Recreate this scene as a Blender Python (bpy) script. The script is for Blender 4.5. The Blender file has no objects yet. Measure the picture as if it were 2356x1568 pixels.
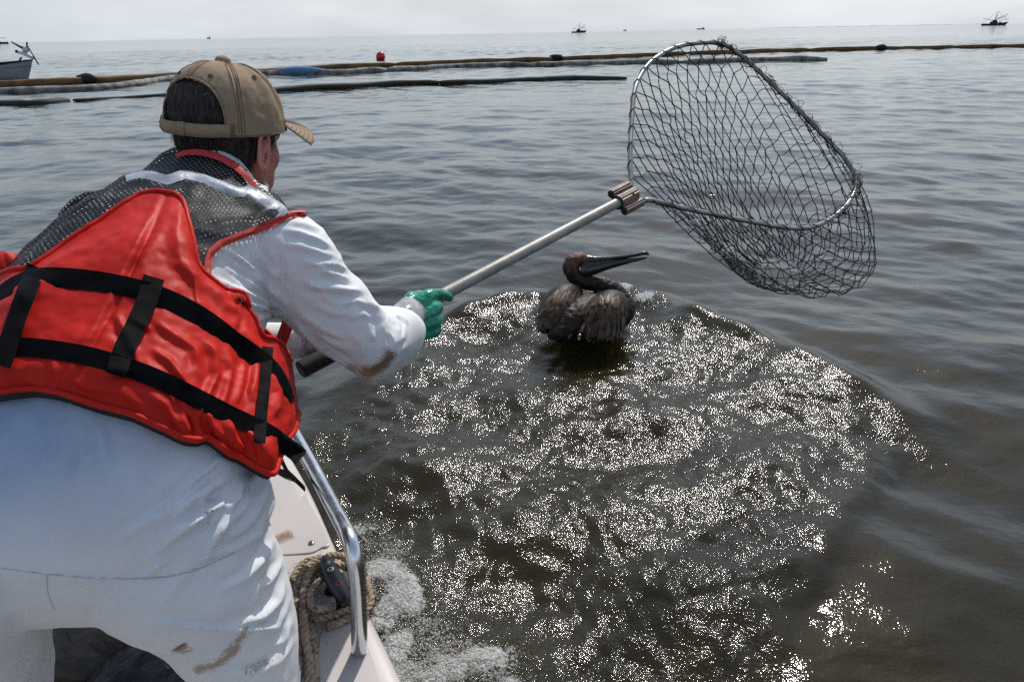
import bpy, bmesh, math, random
import numpy as np
from mathutils import Vector, Matrix
from mathutils.bvhtree import BVHTree

random.seed(7)
RNG = np.random.default_rng(11)
SC = bpy.context.scene
COL = SC.collection

# ------------------------------------------------------------------ camera
HC = 1.55                                  # eye height above the water
FPX, CX, CY = 1570.0, 1177.5, 783.0        # photo measured on a 2355 px wide copy
PITCH = math.atan((CY - 75.0) / FPX)
ROLL = math.radians(1.07)
CP, SP = math.cos(PITCH), math.sin(PITCH)
_h = np.array([1.0, 0.0, 0.0])
_f = np.array([0.0, CP, -SP])
_u = np.array([0.0, SP, CP])
CR = _h * math.cos(ROLL) - _u * math.sin(ROLL)
CU = _h * math.sin(ROLL) + _u * math.cos(ROLL)
CF = _f
CAM = np.array([0.0, 0.0, HC])
cam_data = bpy.data.cameras.new('camera')
cam_data.sensor_width = 36.0
cam_data.lens = 36.0 * FPX / 2355.0
cam_data.clip_start = 0.02
cam_data.clip_end = 60000.0
cam = bpy.data.objects.new('camera', cam_data)
COL.objects.link(cam)
cam.matrix_world = Matrix(((CR[0], CU[0], -CF[0], CAM[0]),
                           (CR[1], CU[1], -CF[1], CAM[1]),
                           (CR[2], CU[2], -CF[2], CAM[2]),
                           (0, 0, 0, 1)))
SC.camera = cam

# ------------------------------------------------------------------ sky, sun, exposure
SUN_EL, SUN_AZ = math.radians(49.0), math.radians(19.0)     # azimuth to the right of the view direction
world = bpy.data.worlds.new('World')
SC.world = world
world.use_nodes = True
wn, wl = world.node_tree.nodes, world.node_tree.links
wn.clear()
sky = wn.new('ShaderNodeTexSky')
sky.sky_type = 'NISHITA'
sky.sun_disc = False
sky.sun_elevation = SUN_EL
sky.sun_rotation = SUN_AZ
sky.altitude = 0.0
sky.air_density = 1.25
sky.dust_density = 1.2
sky.ozone_density = 1.5
hsv = wn.new('ShaderNodeMix'); hsv.data_type = 'RGBA'          # haze veils the blue, thickest low down
hsv.inputs[7].default_value = (5.15, 5.65, 6.4, 1)
geo = wn.new('ShaderNodeTexCoord'); sepz = wn.new('ShaderNodeSeparateXYZ')
wl.new(geo.outputs['Generated'], sepz.inputs['Vector'])
hz = wn.new('ShaderNodeMapRange'); hz.interpolation_type = 'SMOOTHSTEP'
hz.inputs['From Min'].default_value = 0.0; hz.inputs['From Max'].default_value = 0.30
hz.inputs['To Min'].default_value = 0.86; hz.inputs['To Max'].default_value = 0.18
wl.new(sepz.outputs['Z'], hz.inputs['Value']); wl.new(hz.outputs['Result'], hsv.inputs[0])
bg = wn.new('ShaderNodeBackground')
bg.inputs['Strength'].default_value = 0.135
wo = wn.new('ShaderNodeOutputWorld')
# thin broken haze cloud over the whole dome
tc = wn.new('ShaderNodeTexCoord')
mp = wn.new('ShaderNodeMapping'); mp.inputs['Scale'].default_value = (1.6, 1.6, 7.0)
cn = wn.new('ShaderNodeTexNoise'); cn.inputs['Scale'].default_value = 2.2; cn.inputs['Detail'].default_value = 7.0
cr = wn.new('ShaderNodeMapRange')
cr.inputs['From Min'].default_value = 0.35; cr.inputs['From Max'].default_value = 0.72
cr.inputs['To Min'].default_value = 0.84; cr.inputs['To Max'].default_value = 1.12
mul = wn.new('ShaderNodeVectorMath'); mul.operation = 'SCALE'
wl.new(tc.outputs['Generated'], mp.inputs['Vector']); wl.new(mp.outputs['Vector'], cn.inputs['Vector'])
wl.new(cn.outputs['Fac'], cr.inputs['Value'])
wl.new(sky.outputs['Color'], hsv.inputs[6])
wl.new(hsv.outputs[2], mul.inputs[0]); wl.new(cr.outputs['Result'], mul.inputs['Scale'])
wl.new(mul.outputs['Vector'], bg.inputs['Color'])
wl.new(bg.outputs['Background'], wo.inputs['Surface'])

sun_data = bpy.data.lights.new('sun', 'SUN')
sun_data.energy = 3.6
sun_data.angle = math.radians(0.55)
sun_data.color = (1.0, 0.955, 0.89)
sun = bpy.data.objects.new('sun', sun_data)
COL.objects.link(sun)
SUN_DIR = Vector((math.sin(SUN_AZ) * math.cos(SUN_EL), math.cos(SUN_AZ) * math.cos(SUN_EL), math.sin(SUN_EL)))
sun.rotation_euler = SUN_DIR.to_track_quat('Z', 'Y').to_euler()

SC.view_settings.view_transform = 'Standard'
SC.view_settings.look = 'None'
SC.view_settings.exposure = 0.0
SC.view_settings.gamma = 1.0
SC.cycles.use_denoising = False
SC.cycles.max_bounces = 5
SC.cycles.diffuse_bounces = 2
SC.cycles.glossy_bounces = 3
SC.cycles.transparent_max_bounces = 16
SC.cycles.sample_clamp_indirect = 4.0
SC.cycles.caustics_reflective = False
SC.cycles.caustics_refractive = False

# ------------------------------------------------------------------ helpers
def W(x, y, z):
    """point at photo position (x, y) and distance z along the view axis, in world metres"""
    return CAM + CF * z + CR * ((x - CX) / FPX * z) + CU * ((CY - y) / FPX * z)

def G(x, y, h=0.0):
    """where the sight line through (x, y) meets the level h"""
    d = CF + CR * ((x - CX) / FPX) + CU * ((CY - y) / FPX)
    t = (h - HC) / d[2]
    return CAM + d * t

def proj(P):
    P = np.asarray(P, float) - CAM
    z = P @ CF
    return np.stack([CX + FPX * (P @ CR) / z, CY - FPX * (P @ CU) / z], -1), z

def nrm(v):
    v = np.asarray(v, float)
    return v / (np.linalg.norm(v, axis=-1, keepdims=True) + 1e-12)

def cr_spline(P, n, closed=False):
    """Catmull-Rom through the rows of P, n samples per span"""
    P = np.asarray(P, float)
    if closed:
        Q = np.vstack([P[-1:], P, P[:2]])
        m = len(P)
    else:
        Q = np.vstack([2 * P[0] - P[1], P, 2 * P[-1] - P[-2]])
        m = len(P) - 1
    t = np.linspace(0, 1, n, endpoint=False)[:, None]
    out = []
    for i in range(m):
        a, b, c, d = Q[i], Q[i + 1], Q[i + 2], Q[i + 3]
        out.append(0.5 * (2 * b + (c - a) * t + (2 * a - 5 * b + 4 * c - d) * t ** 2 + (3 * b - a - 3 * c + d) * t ** 3))
    out = np.vstack(out)
    if not closed:
        out = np.vstack([out, P[-1:]])
    return out

def resample(P, n):
    P = np.asarray(P, float)
    s = np.r_[0, np.cumsum(np.linalg.norm(np.diff(P, axis=0), axis=1))]
    t = np.linspace(0, s[-1], n)
    return np.stack([np.interp(t, s, P[:, k]) for k in range(P.shape[1])], 1)

def _hash(i, j, k, seed):
    n = (i * 374761393 + j * 668265263 + k * 2147483647 + seed * 144665) & 0x7fffffff
    n = ((n ^ (n >> 13)) * 1274126177) & 0x7fffffff
    return ((n ^ (n >> 16)) & 0xffff) / 65535.0

def vnoise(P, scale=1.0, seed=0):
    """value noise in [-1, 1] on an (n, 3) array"""
    P = np.asarray(P, float) * scale + 1000.0
    I = np.floor(P).astype(np.int64); F = P - I
    F = F * F * (3 - 2 * F)
    r = 0
    for dx in (0, 1):
        for dy in (0, 1):
            for dz in (0, 1):
                w = (F[:, 0] if dx else 1 - F[:, 0]) * (F[:, 1] if dy else 1 - F[:, 1]) * (F[:, 2] if dz else 1 - F[:, 2])
                r = r + w * _hash(I[:, 0] + dx, I[:, 1] + dy, I[:, 2] + dz, seed)
    return r * 2 - 1

def fbm(P, scale, octv=4, seed=0, gain=0.5):
    r, a = 0, 1.0
    for o in range(octv):
        r = r + a * vnoise(P, scale * 2 ** o, seed + o); a *= gain
    return r

def make_mesh(name, V, F, smooth=True):
    me = bpy.data.meshes.new(name)
    me.from_pydata(np.asarray(V, float).tolist(), [], [list(map(int, f)) for f in F])
    me.update()
    if smooth:
        me.polygons.foreach_set('use_smooth', [True] * len(me.polygons))
    return me

def fast_mesh(name, V, Q, smooth=True):
    """quads only, big arrays"""
    V = np.asarray(V, np.float32); Q = np.asarray(Q, np.int32)
    me = bpy.data.meshes.new(name)
    k = Q.shape[1]
    me.vertices.add(len(V)); me.vertices.foreach_set('co', V.ravel())
    me.loops.add(Q.size); me.loops.foreach_set('vertex_index', Q.ravel())
    me.polygons.add(len(Q))
    me.polygons.foreach_set('loop_start', np.arange(0, Q.size, k, dtype=np.int32))
    me.update(calc_edges=True)
    me.polygons.foreach_set('use_smooth', [smooth] * len(Q))
    me.validate()
    return me

def link(name, me, mat=None, parent=None, **props):
    o = bpy.data.objects.new(name, me)
    COL.objects.link(o)
    if mat is not None:
        me.materials.append(mat)
    if parent is not None:
        o.parent = parent
        o.matrix_parent_inverse = parent.matrix_world.inverted()
    for k, v in props.items():
        o[k] = v
    return o

def empty(name, loc, label, category, group=None):
    o = bpy.data.objects.new(name, None)
    COL.objects.link(o)
    o.location = Vector(loc)
    o.matrix_world = Matrix.Translation(Vector(loc))
    o.empty_display_size = 0.1
    o['label'] = label; o['category'] = category
    if group: o['group'] = group
    return o

class MB:
    """collects pieces of one mesh"""
    def __init__(s): s.V = []; s.F = []; s.n = 0
    def add(s, V, F):
        V = np.asarray(V, float)
        s.V.append(V); s.F += [[int(i) + s.n for i in f] for f in F]; s.n += len(V)
        return s
    def mesh(s, name, smooth=True): return make_mesh(name, np.vstack(s.V), s.F, smooth)
    def arrays(s): return np.vstack(s.V), s.F

def frames(P, up=None):
    P = np.asarray(P, float)
    T = nrm(np.gradient(P, axis=0))
    up = np.array([0, 0, 1.0]) if up is None else np.asarray(up, float)
    if abs(T[0] @ up) > 0.9: up = np.array([1.0, 0.2, 0.1])
    N = np.zeros_like(P)
    n = nrm(up - T[0] * (up @ T[0]))
    for i in range(len(P)):
        n = nrm(n - T[i] * (n @ T[i])); N[i] = n
    return T, N, np.cross(T, N)

def tube(P, r, sides=8, caps=True, closed=False, up=None, flat=1.0, twist=None):
    P = np.asarray(P, float); n = len(P)
    r = np.broadcast_to(np.asarray(r, float), (n,))
    if closed:
        T = nrm(np.roll(P, -1, 0) - np.roll(P, 1, 0))
        N = np.zeros_like(P); u = np.array([0.3, 0.2, 1.0]); k = nrm(u - T[0] * (u @ T[0]))
        for i in range(n):
            k = nrm(k - T[i] * (k @ T[i])); N[i] = k
        B = np.cross(T, N)
    else:
        T, N, B = frames(P, up)
    a = np.linspace(0, 2 * np.pi, sides, endpoint=False)
    V = (P[:, None, :] + r[:, None, None] * (np.cos(a)[None, :, None] * N[:, None, :] + flat * np.sin(a)[None, :, None] * B[:, None, :])).reshape(-1, 3)
    F = []
    m = n if closed else n - 1
    for i in range(m):
        i2 = (i + 1) % n
        for j in range(sides):
            j2 = (j + 1) % sides
            F.append((i * sides + j, i * sides + j2, i2 * sides + j2, i2 * sides + j))
    if caps and not closed:
        F.append(tuple(range(sides))[::-1]); F.append(tuple((n - 1) * sides + j for j in range(sides)))
    return V, F

def box(c, sx, sy, sz, R=None):
    V = np.array([[x, y, z] for x in (-.5, .5) for y in (-.5, .5) for z in (-.5, .5)]) * np.array([sx, sy, sz])
    if R is not None: V = V @ np.asarray(R, float).T
    V = V + np.asarray(c, float)
    F = [(0, 1, 3, 2), (4, 6, 7, 5), (0, 4, 5, 1), (2, 3, 7, 6), (0, 2, 6, 4), (1, 5, 7, 3)]
    return V, F

def sphere(c, r, nu=12, nv=8, R=None):
    """ellipsoid; r may be a triple"""
    r = np.broadcast_to(np.asarray(r, float), (3,))
    V = [[0, 0, 1]]
    for i in range(1, nv):
        p = math.pi * i / nv
        for j in range(nu):
            t = 2 * math.pi * j / nu
            V.append([math.sin(p) * math.cos(t), math.sin(p) * math.sin(t), math.cos(p)])
    V.append([0, 0, -1])
    V = np.array(V) * r
    if R is not None: V = V @ np.asarray(R, float).T
    V = V + np.asarray(c, float)
    F = []
    for j in range(nu): F.append((0, 1 + j, 1 + (j + 1) % nu))
    for i in range(nv - 2):
        for j in range(nu):
            a = 1 + i * nu; b = a + nu
            F.append((a + j, b + j, b + (j + 1) % nu, a + (j + 1) % nu))
    k = 1 + (nv - 2) * nu; e = len(V) - 1
    for j in range(nu): F.append((k + (j + 1) % nu, k + j, e))
    return V, F

def loft(rings, cap=True, closed_u=True):
    R = np.asarray(rings, float); n, m, _ = R.shape
    V = R.reshape(-1, 3); F = []
    for i in range(n - 1):
        for j in range(m if closed_u else m - 1):
            j2 = (j + 1) % m
            F.append((i * m + j, i * m + j2, (i + 1) * m + j2, (i + 1) * m + j))
    if cap and closed_u:
        V = np.vstack([V, R[0].mean(0), R[-1].mean(0)])
        a, b = n * m, n * m + 1
        for j in range(m):
            j2 = (j + 1) % m
            F.append((a, j2, j)); F.append((b, (n - 1) * m + j, (n - 1) * m + j2))
    return V, F

def limb(rings, sub=5, m=24, pw=2.2):
    """rings: (xl, yl, xr, yr, depth, half thickness); a closed loft that keeps those outlines"""
    C, A, T = [], [], []
    for r in rings:
        L = W(r[0], r[1], r[4]); Rr = W(r[2], r[3], r[4])
        C.append((L + Rr) / 2); A.append((Rr - L) / 2); T.append(r[5])
    C, A, T = cr_spline(C, sub), cr_spline(A, sub), cr_spline(np.array(T)[:, None], sub)[:, 0]
    tan = nrm(np.gradient(C, axis=0))
    out = []
    a = np.linspace(0, 2 * np.pi, m, endpoint=False)
    ca, sa = np.cos(a), np.sin(a)
    ca = np.sign(ca) * np.abs(ca) ** (2 / pw); sa = np.sign(sa) * np.abs(sa) ** (2 / pw)
    for i in range(len(C)):
        b = nrm(np.cross(tan[i], A[i])) * T[i]
        out.append(C[i] + ca[:, None] * A[i] + sa[:, None] * b)
    return loft(out)

def remesh(name, parts, voxel, smooth=4, factor=0.5):
    """join closed pieces into one continuous surface; returns (V, quads)"""
    mb = MB()
    for V, F in parts: mb.add(V, F)
    me = mb.mesh('tmp')
    bm = bmesh.new(); bm.from_mesh(me); bmesh.ops.recalc_face_normals(bm, faces=bm.faces); bm.to_mesh(me); bm.free()
    o = bpy.data.objects.new('tmp', me); COL.objects.link(o)
    md = o.modifiers.new('r', 'REMESH'); md.mode = 'VOXEL'; md.voxel_size = voxel; md.adaptivity = 0.0
    if smooth:
        ms = o.modifiers.new('s', 'SMOOTH'); ms.iterations = smooth; ms.factor = factor
    bpy.context.view_layer.update()
    ev = o.evaluated_get(bpy.context.evaluated_depsgraph_get())
    m2 = ev.to_mesh()
    V = np.empty(len(m2.vertices) * 3, np.float32); m2.vertices.foreach_get('co', V); V = V.reshape(-1, 3).astype(float)
    F = [tuple(p.vertices) for p in m2.polygons]
    ev.to_mesh_clear()
    bpy.data.objects.remove(o); bpy.data.meshes.remove(me)
    return V, F

def vnormals(V, F):
    me = make_mesh('tmpn', V, F)
    N = np.empty(len(V) * 3, np.float32); me.vertices.foreach_get('normal', N)
    bpy.data.meshes.remove(me)
    return N.reshape(-1, 3).astype(float)

def bvh(V, F):
    return BVHTree.FromPolygons([Vector(v) for v in V], [list(map(int, f)) for f in F])

def push_out(V, tree, dist):
    V = np.array(V, float)
    for i, v in enumerate(V):
        loc, n, idx, d = tree.find_nearest(Vector(v))
        if loc is None: continue
        s = (Vector(v) - loc).dot(n)
        if s < dist:
            V[i] = np.array(loc + n * dist)
    return V

def ray(tree, x, y):
    d = W(x, y, 1.0) - CAM
    loc, n, i, t = tree.ray_cast(Vector(CAM), Vector(d).normalized())
    return (None, None) if loc is None else (np.array(loc), np.array(n))

def seg_dist(p, poly):
    """distance in px of points p (n,2) to a polyline, plus side sign and the parameter along it"""
    poly = np.asarray(poly, float)
    best = np.full(len(p), 1e9); side = np.zeros(len(p)); par = np.zeros(len(p))
    L = np.r_[0, np.cumsum(np.linalg.norm(np.diff(poly, axis=0), axis=1))]
    for i in range(len(poly) - 1):
        a, b = poly[i], poly[i + 1]; ab = b - a; l2 = ab @ ab + 1e-9
        t = np.clip(((p - a) @ ab) / l2, 0, 1)
        d = p - (a + t[:, None] * ab)
        dd = np.hypot(d[:, 0], d[:, 1])
        m = dd < best
        best[m] = dd[m]; side[m] = np.sign(ab[0] * d[m, 1] - ab[1] * d[m, 0]); par[m] = (L[i] + t[m] * math.sqrt(l2)) / L[-1]
    return best, side, par

FOLD_GAIN = 1.0
def folds(V, N, lines):
    """press creases into a cloth: each line is (polyline, height m, half width px)"""
    p, z = proj(V)
    facing = ((V - CAM) * N).sum(1) < 0.03
    D = np.zeros(len(V))
    for poly, amp, w in lines:
        lo, hi = np.min(poly, 0) - 4 * w, np.max(poly, 0) + 4 * w
        m = facing & (p[:, 0] > lo[0]) & (p[:, 0] < hi[0]) & (p[:, 1] > lo[1]) & (p[:, 1] < hi[1])
        if not m.any(): continue
        d, s, t = seg_dist(p[m], poly)
        x = d * s / w
        taper = np.clip(np.sin(np.pi * np.clip(t * 0.94 + 0.03, 0, 1)) * 1.6, 0, 1)
        D[m] += amp * FOLD_GAIN * taper * (0.5 * np.exp(-x * x) + 0.5 * np.exp(-np.abs(x) * 1.3) - 0.55 * np.exp(-((x - 1.7) / 1.1) ** 2))
    return V + N * D[:, None]

def in_poly(p, poly):
    poly = np.asarray(poly, float); x, y = p[:, 0], p[:, 1]
    c = np.zeros(len(p), bool); j = len(poly) - 1
    for i in range(len(poly)):
        xi, yi = poly[i]; xj, yj = poly[j]
        k = ((yi > y) != (yj > y)) & (x < (xj - xi) * (y - yi) / (yj - yi + 1e-12) + xi)
        c ^= k; j = i
    return c

# ------------------------------------------------------------------ materials
def nodes_of(name):
    m = bpy.data.materials.new(name); m.use_nodes = True
    return m, m.node_tree.nodes, m.node_tree.links, m.node_tree.nodes['Principled BSDF']

def pmat(name, col, rough=0.6, var=0.12, vscale=12.0, bump=0.0, bscale=150.0, bdist=0.002, metallic=0.0, spec=0.5, col2=None, rvar=0.0, sss=0.0, trans=0.0, coat=0.0, stretch=None, aniso_b=None, sheen=0.0, crumple=0.0, cscale=20.0):
    m, nd, lk, b = nodes_of(name)
    b.inputs['Roughness'].default_value = rough
    b.inputs['Metallic'].default_value = metallic
    b.inputs['Specular IOR Level'].default_value = spec
    b.inputs['Coat Weight'].default_value = coat
    b.inputs['Sheen Weight'].default_value = sheen
    if trans: b.inputs['Transmission Weight'].default_value = trans
    if sss:
        b.inputs['Subsurface Weight'].default_value = sss
        b.inputs['Subsurface Radius'].default_value = (0.012, 0.004, 0.002)
    t = nd.new('ShaderNodeTexCoord')
    mpn = nd.new('ShaderNodeMapping'); lk.new(t.outputs['Object'], mpn.inputs['Vector'])
    if stretch: mpn.inputs['Scale'].default_value = stretch
    n = nd.new('ShaderNodeTexNoise'); n.inputs['Scale'].default_value = vscale; n.inputs['Detail'].default_value = 6.0
    lk.new(mpn.outputs['Vector'], n.inputs['Vector'])
    mix = nd.new('ShaderNodeMix'); mix.data_type = 'RGBA'
    c2 = col2 if col2 is not None else tuple(max(0, c * (1 - 2 * var)) for c in col)
    c1 = col if col2 is not None else tuple(min(1, c * (1 + var)) for c in col)
    mix.inputs[6].default_value = (*c2, 1); mix.inputs[7].default_value = (*c1, 1)
    mr = nd.new('ShaderNodeMapRange'); mr.inputs['From Min'].default_value = 0.3; mr.inputs['From Max'].default_value = 0.7
    lk.new(n.outputs['Fac'], mr.inputs['Value']); lk.new(mr.outputs['Result'], mix.inputs[0])
    lk.new(mix.outputs[2], b.inputs['Base Color'])
    m['mixnode'] = mix.name
    if rvar:
        rr = nd.new('ShaderNodeMapRange'); rr.inputs['To Min'].default_value = rough - rvar; rr.inputs['To Max'].default_value = rough + rvar
        lk.new(n.outputs['Fac'], rr.inputs['Value']); lk.new(rr.outputs['Result'], b.inputs['Roughness'])
    if bump:
        n2 = nd.new('ShaderNodeTexNoise'); n2.inputs['Scale'].default_value = bscale; n2.inputs['Detail'].default_value = 4.0
        if aniso_b:
            mp2 = nd.new('ShaderNodeMapping'); mp2.inputs['Scale'].default_value = aniso_b
            lk.new(t.outputs['Object'], mp2.inputs['Vector']); lk.new(mp2.outputs['Vector'], n2.inputs['Vector'])
        else:
            lk.new(t.outputs['Object'], n2.inputs['Vector'])
        bp = nd.new('ShaderNodeBump'); bp.inputs['Strength'].default_value = bump; bp.inputs['Distance'].default_value = bdist
        lk.new(n2.outputs['Fac'], bp.inputs['Height']); lk.new(bp.outputs['Normal'], b.inputs['Normal'])
        if crumple:
            n3 = nd.new('ShaderNodeTexNoise'); n3.noise_type = 'RIDGED_MULTIFRACTAL'; n3.inputs['Scale'].default_value = cscale; n3.inputs['Detail'].default_value = 3.0; n3.inputs['Distortion'].default_value = 0.6
            lk.new(t.outputs['Object'], n3.inputs['Vector'])
            b3 = nd.new('ShaderNodeBump'); b3.inputs['Strength'].default_value = crumple; b3.inputs['Distance'].default_value = 0.004
            lk.new(n3.outputs['Fac'], b3.inputs['Height']); lk.new(b3.outputs['Normal'], bp.inputs['Normal'])
    return m

def add_stain(m, attr, col, rag=0.0, scale=60.0):
    """mix a stain colour over a material where the point attribute says so; rag frays its edge"""
    nd, lk = m.node_tree.nodes, m.node_tree.links
    b = nd['Principled BSDF']
    src = b.inputs['Base Color'].links[0].from_socket
    at = nd.new('ShaderNodeAttribute'); at.attribute_name = attr
    mx = nd.new('ShaderNodeMix'); mx.data_type = 'RGBA'
    mx.inputs[7].default_value = (*col, 1)
    fac = at.outputs['Fac']
    if rag:
        t = nd.new('ShaderNodeTexCoord')
        n = nd.new('ShaderNodeTexNoise'); n.inputs['Scale'].default_value = scale; n.inputs['Detail'].default_value = 8; n.inputs['Roughness'].default_value = 0.65
        mp_ = nd.new('ShaderNodeMapping'); mp_.inputs['Scale'].default_value = (1, 1, 2.2); mp_.inputs['Rotation'].default_value = (0.5, 0.3, 0.6)
        lk.new(t.outputs['Object'], mp_.inputs['Vector']); lk.new(mp_.outputs['Vector'], n.inputs['Vector'])
        ma = nd.new('ShaderNodeMath'); ma.operation = 'MULTIPLY_ADD'; ma.inputs[1].default_value = rag; lk.new(n.outputs['Fac'], ma.inputs[0])
        sb = nd.new('ShaderNodeMath'); sb.operation = 'SUBTRACT'; sb.inputs[1].default_value = rag * 0.5; lk.new(fac, sb.inputs[0]); lk.new(sb.outputs[0], ma.inputs[2])
        mr = nd.new('ShaderNodeMapRange'); mr.inputs['From Min'].default_value = 0.42; mr.inputs['From Max'].default_value = 0.85; mr.inputs['To Max'].default_value = 0.9
        lk.new(ma.outputs[0], mr.inputs['Value']); fac = mr.outputs['Result']
    lk.new(fac, mx.inputs[0]); lk.new(src, mx.inputs[6]); lk.new(mx.outputs[2], b.inputs['Base Color'])

def set_attr(me, name, vals):
    a = me.attributes.new(name, 'FLOAT', 'POINT')
    a.data.foreach_set('value', np.asarray(vals, np.float32))
# ------------------------------------------------------------------ the sea
def wave_set(n, lmin, lmax, steep, d0, spread, seed):
    r = np.random.default_rng(seed)
    lam = np.exp(r.uniform(np.log(lmin), np.log(lmax), n))
    th = d0 + r.normal(0, spread, n)
    k = 2 * np.pi / lam
    amp = steep * lam / (2 * np.pi) * r.uniform(0.6, 1.4, n) / math.sqrt(n / 2)
    return k * np.sin(th), k * np.cos(th), amp, r.uniform(0, 2 * np.pi, n), lam

CALM = wave_set(46, 0.16, 3.4, 0.062, math.radians(188), 0.75, 3)
CHOP = wave_set(80, 0.09, 1.1, 0.12, math.radians(205), 1.25, 5)
CUSP = wave_set(16, 0.16, 0.8, 0.055, math.radians(215), 0.42, 15)
RIPL = wave_set(50, 0.045, 0.17, 0.15, math.radians(200), 1.4, 6)

# edge of the water stirred up by the bow, from the boat round the pelican and out to the right
BOW_EDGE = np.array([G(x, y)[:2] for x, y in [(690, 1110), (730, 1000), (790, 925), (880, 850), (985, 780), (1100, 730), (1230, 702), (1330, 715),
                     (1440, 690), (1520, 705), (1620, 755), (1740, 798), (1860, 850), (1980, 912), (2075, 968), (2128, 1022)]])
BOW_EDGE = cr_spline(BOW_EDGE, 6)
BOW_ZONE = np.vstack([BOW_EDGE, [G(x, y)[:2] for x, y in [(2080, 1100), (1960, 1250), (1880, 1420), (1900, 1700), (1500, 2600), (700, 2600)]]])

def smooth01(x): x = np.clip(x, 0, 1); return x * x * (3 - 2 * x)

def sea(X, Y, cell):
    """height, chop mask, foam mask"""
    R = np.hypot(X, Y)
    h = np.zeros_like(X)
    for kx, ky, a, ph, lam in zip(*CALM):
        h += np.where(lam > 3.2 * cell, a, 0.0) * np.sin(kx * X + ky * Y + ph)
    for kx, ky, a, ph, lam in zip(*CUSP):
        warp = 0.9 * np.sin(0.8 * X + 0.5 * Y + ph * 3) + 0.6 * np.sin(1.7 * Y - 0.9 * X + ph)
        h += np.where(lam > 4.0 * cell, a, 0.0) * (0.9 - 2.0 * np.abs(np.sin((kx * X + ky * Y + ph + warp) / 2))) * 0.75
    gust = (1 + 1.1 * smooth01((R - 48) / 15)) + 0.0
    h *= gust
    gust = 1 + 0.35 * np.sin(0.31 * X + 0.9) * np.sin(0.23 * Y + 0.4)
    h *= gust
    chop = np.zeros_like(X); foam = np.zeros_like(X)
    m = R < 9.0
    P = np.stack([X[m], Y[m]], 1)
    d, s, t = seg_dist(P, BOW_EDGE)
    ins = in_poly(P, BOW_ZONE)
    # rim of the whole stirred zone
    dz, _, _ = seg_dist(P, np.vstack([BOW_ZONE, BOW_ZONE[:1]]))
    cm = np.where(ins, smooth01(dz / 0.22), 0.0)
    crest = 0.125 * np.clip(t * 3.0, 0.25, 1) * np.clip((1.02 - t) * 7, 0.0, 1)
    along = 1 + 0.13 * np.sin(t * 37) + 0.08 * np.sin(t * 91 + 1)
    inw = np.where(ins, smooth01(dz / 0.10), 0.0)
    near = np.exp(-(d / 0.22) ** 2)
    ridge = (crest * along * near + 0.075 * (1 - near)) * inw * np.exp(-d / 0.42) + crest * along * (1 - inw) * np.exp(-(d / 0.13) ** 2 * 0.7)
    pc = G(1345, 765)[:2]; ridge = ridge * (1 - 0.8 * np.exp(-(((P - pc) ** 2).sum(1)) / 0.30 ** 2))
    hc = np.zeros(len(P))
    for kx, ky, a, ph, lam in zip(*CHOP):
        hc += np.where(lam > 2.6 * cell[m], a, 0.0) * np.sin(kx * P[:, 0] + ky * P[:, 1] + ph)
    # rollers running out from the boat side, parallel to the bow edge
    for kx, ky, a, ph, lam in zip(*RIPL):
        hc += np.where(lam > 2.6 * cell[m], a, 0.0) * np.sin(kx * P[:, 0] + ky * P[:, 1] + ph)
    roll = 0.015 * np.sin(7.6 * (P[:, 1] * 0.93 + P[:, 0] * 0.36) + 1.1 * np.sin(P[:, 0] * 1.9)) + 0.008 * np.sin(13.0 * (P[:, 1] * 0.9 - P[:, 0] * 0.43) + 0.9 * np.sin(P[:, 1] * 2.3))
    bl = BOAT_SIDE_DIST(P)
    far = smooth01((bl - 0.0) / 0.25)
    hm = h[m] * (1 - 0.35 * cm) + ridge * 0.9 + cm * (hc + roll * smooth01(d / 0.3))
    h[m] = hm * (0.12 + 0.88 * far)
    chop[m] = np.clip(cm + 0.55 * np.exp(-(d / 0.16) ** 2), 0, 1)
    # foam thrown up along the boat side
    h0 = h[m]
    f = np.zeros(len(P))
    for (x, y, rx, ry, w) in [(850, 1235, 60, 45, .8), (905, 1262, 42, 26, 1.0), (880, 1320, 62, 62, 1.1), (925, 1400, 66, 70, 1.05), (965, 1470, 95, 60, .9), (1050, 1530, 120, 60, 1.25), (950, 1550, 80, 45, .95), (1130, 1590, 90, 50, .8),
                              (1445, 690, 28, 12, .9), (1490, 705, 34, 12, .9), (1365, 662, 40, 8, .9), (1265, 735, 45, 13, .6), (1440, 745, 25, 14, .6), (1330, 790, 95, 10, .55), (1180, 770, 55, 12, .45)]:
        c = G(x, y)[:2]; ex = G(x + rx, y)[:2] - c; ey = G(x, y - ry)[:2] - c
        dd = P - c
        u = (dd @ ex) / (ex @ ex); v = (dd @ ey) / (ey @ ey)
        f = np.maximum(f, w * np.exp(-(u * u + v * v) * 0.9))
    q = np.stack([P[:, 0], P[:, 1], np.zeros(len(P))], 1)
    f = np.clip(f + f * 0.9 * fbm(q, 9.0, 4, 3), 0, 1.3)
    foam[m] = f
    h[m] = h0 + 0.022 * np.minimum(f, 1) * far + f * 0.004 * fbm(q, 40.0, 3, 9)
    return h, chop, foam

# starboard gunwale of our boat, outer edge seen from above, stern to stem
GUN = np.array([[0.16, -2.2], [0.15, -1.0], [0.09, 0.0], [-0.03, 0.48], [-0.193, 0.815], [-0.37, 1.13], [-0.55, 1.45], [-0.83, 1.84], [-1.18, 2.12], [-1.45, 2.22]])
GUN = cr_spline(GUN, 8)
AXX = -1.45
BOAT_PLAN = np.vstack([GUN, np.stack([2 * AXX - GUN[::-1, 0], GUN[::-1, 1]], 1)])

def BOAT_SIDE_DIST(P):
    d, _, _ = seg_dist(P, np.vstack([BOAT_PLAN, BOAT_PLAN[:1]]))
    return np.where(in_poly(P, BOAT_PLAN), -d, d)

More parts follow.
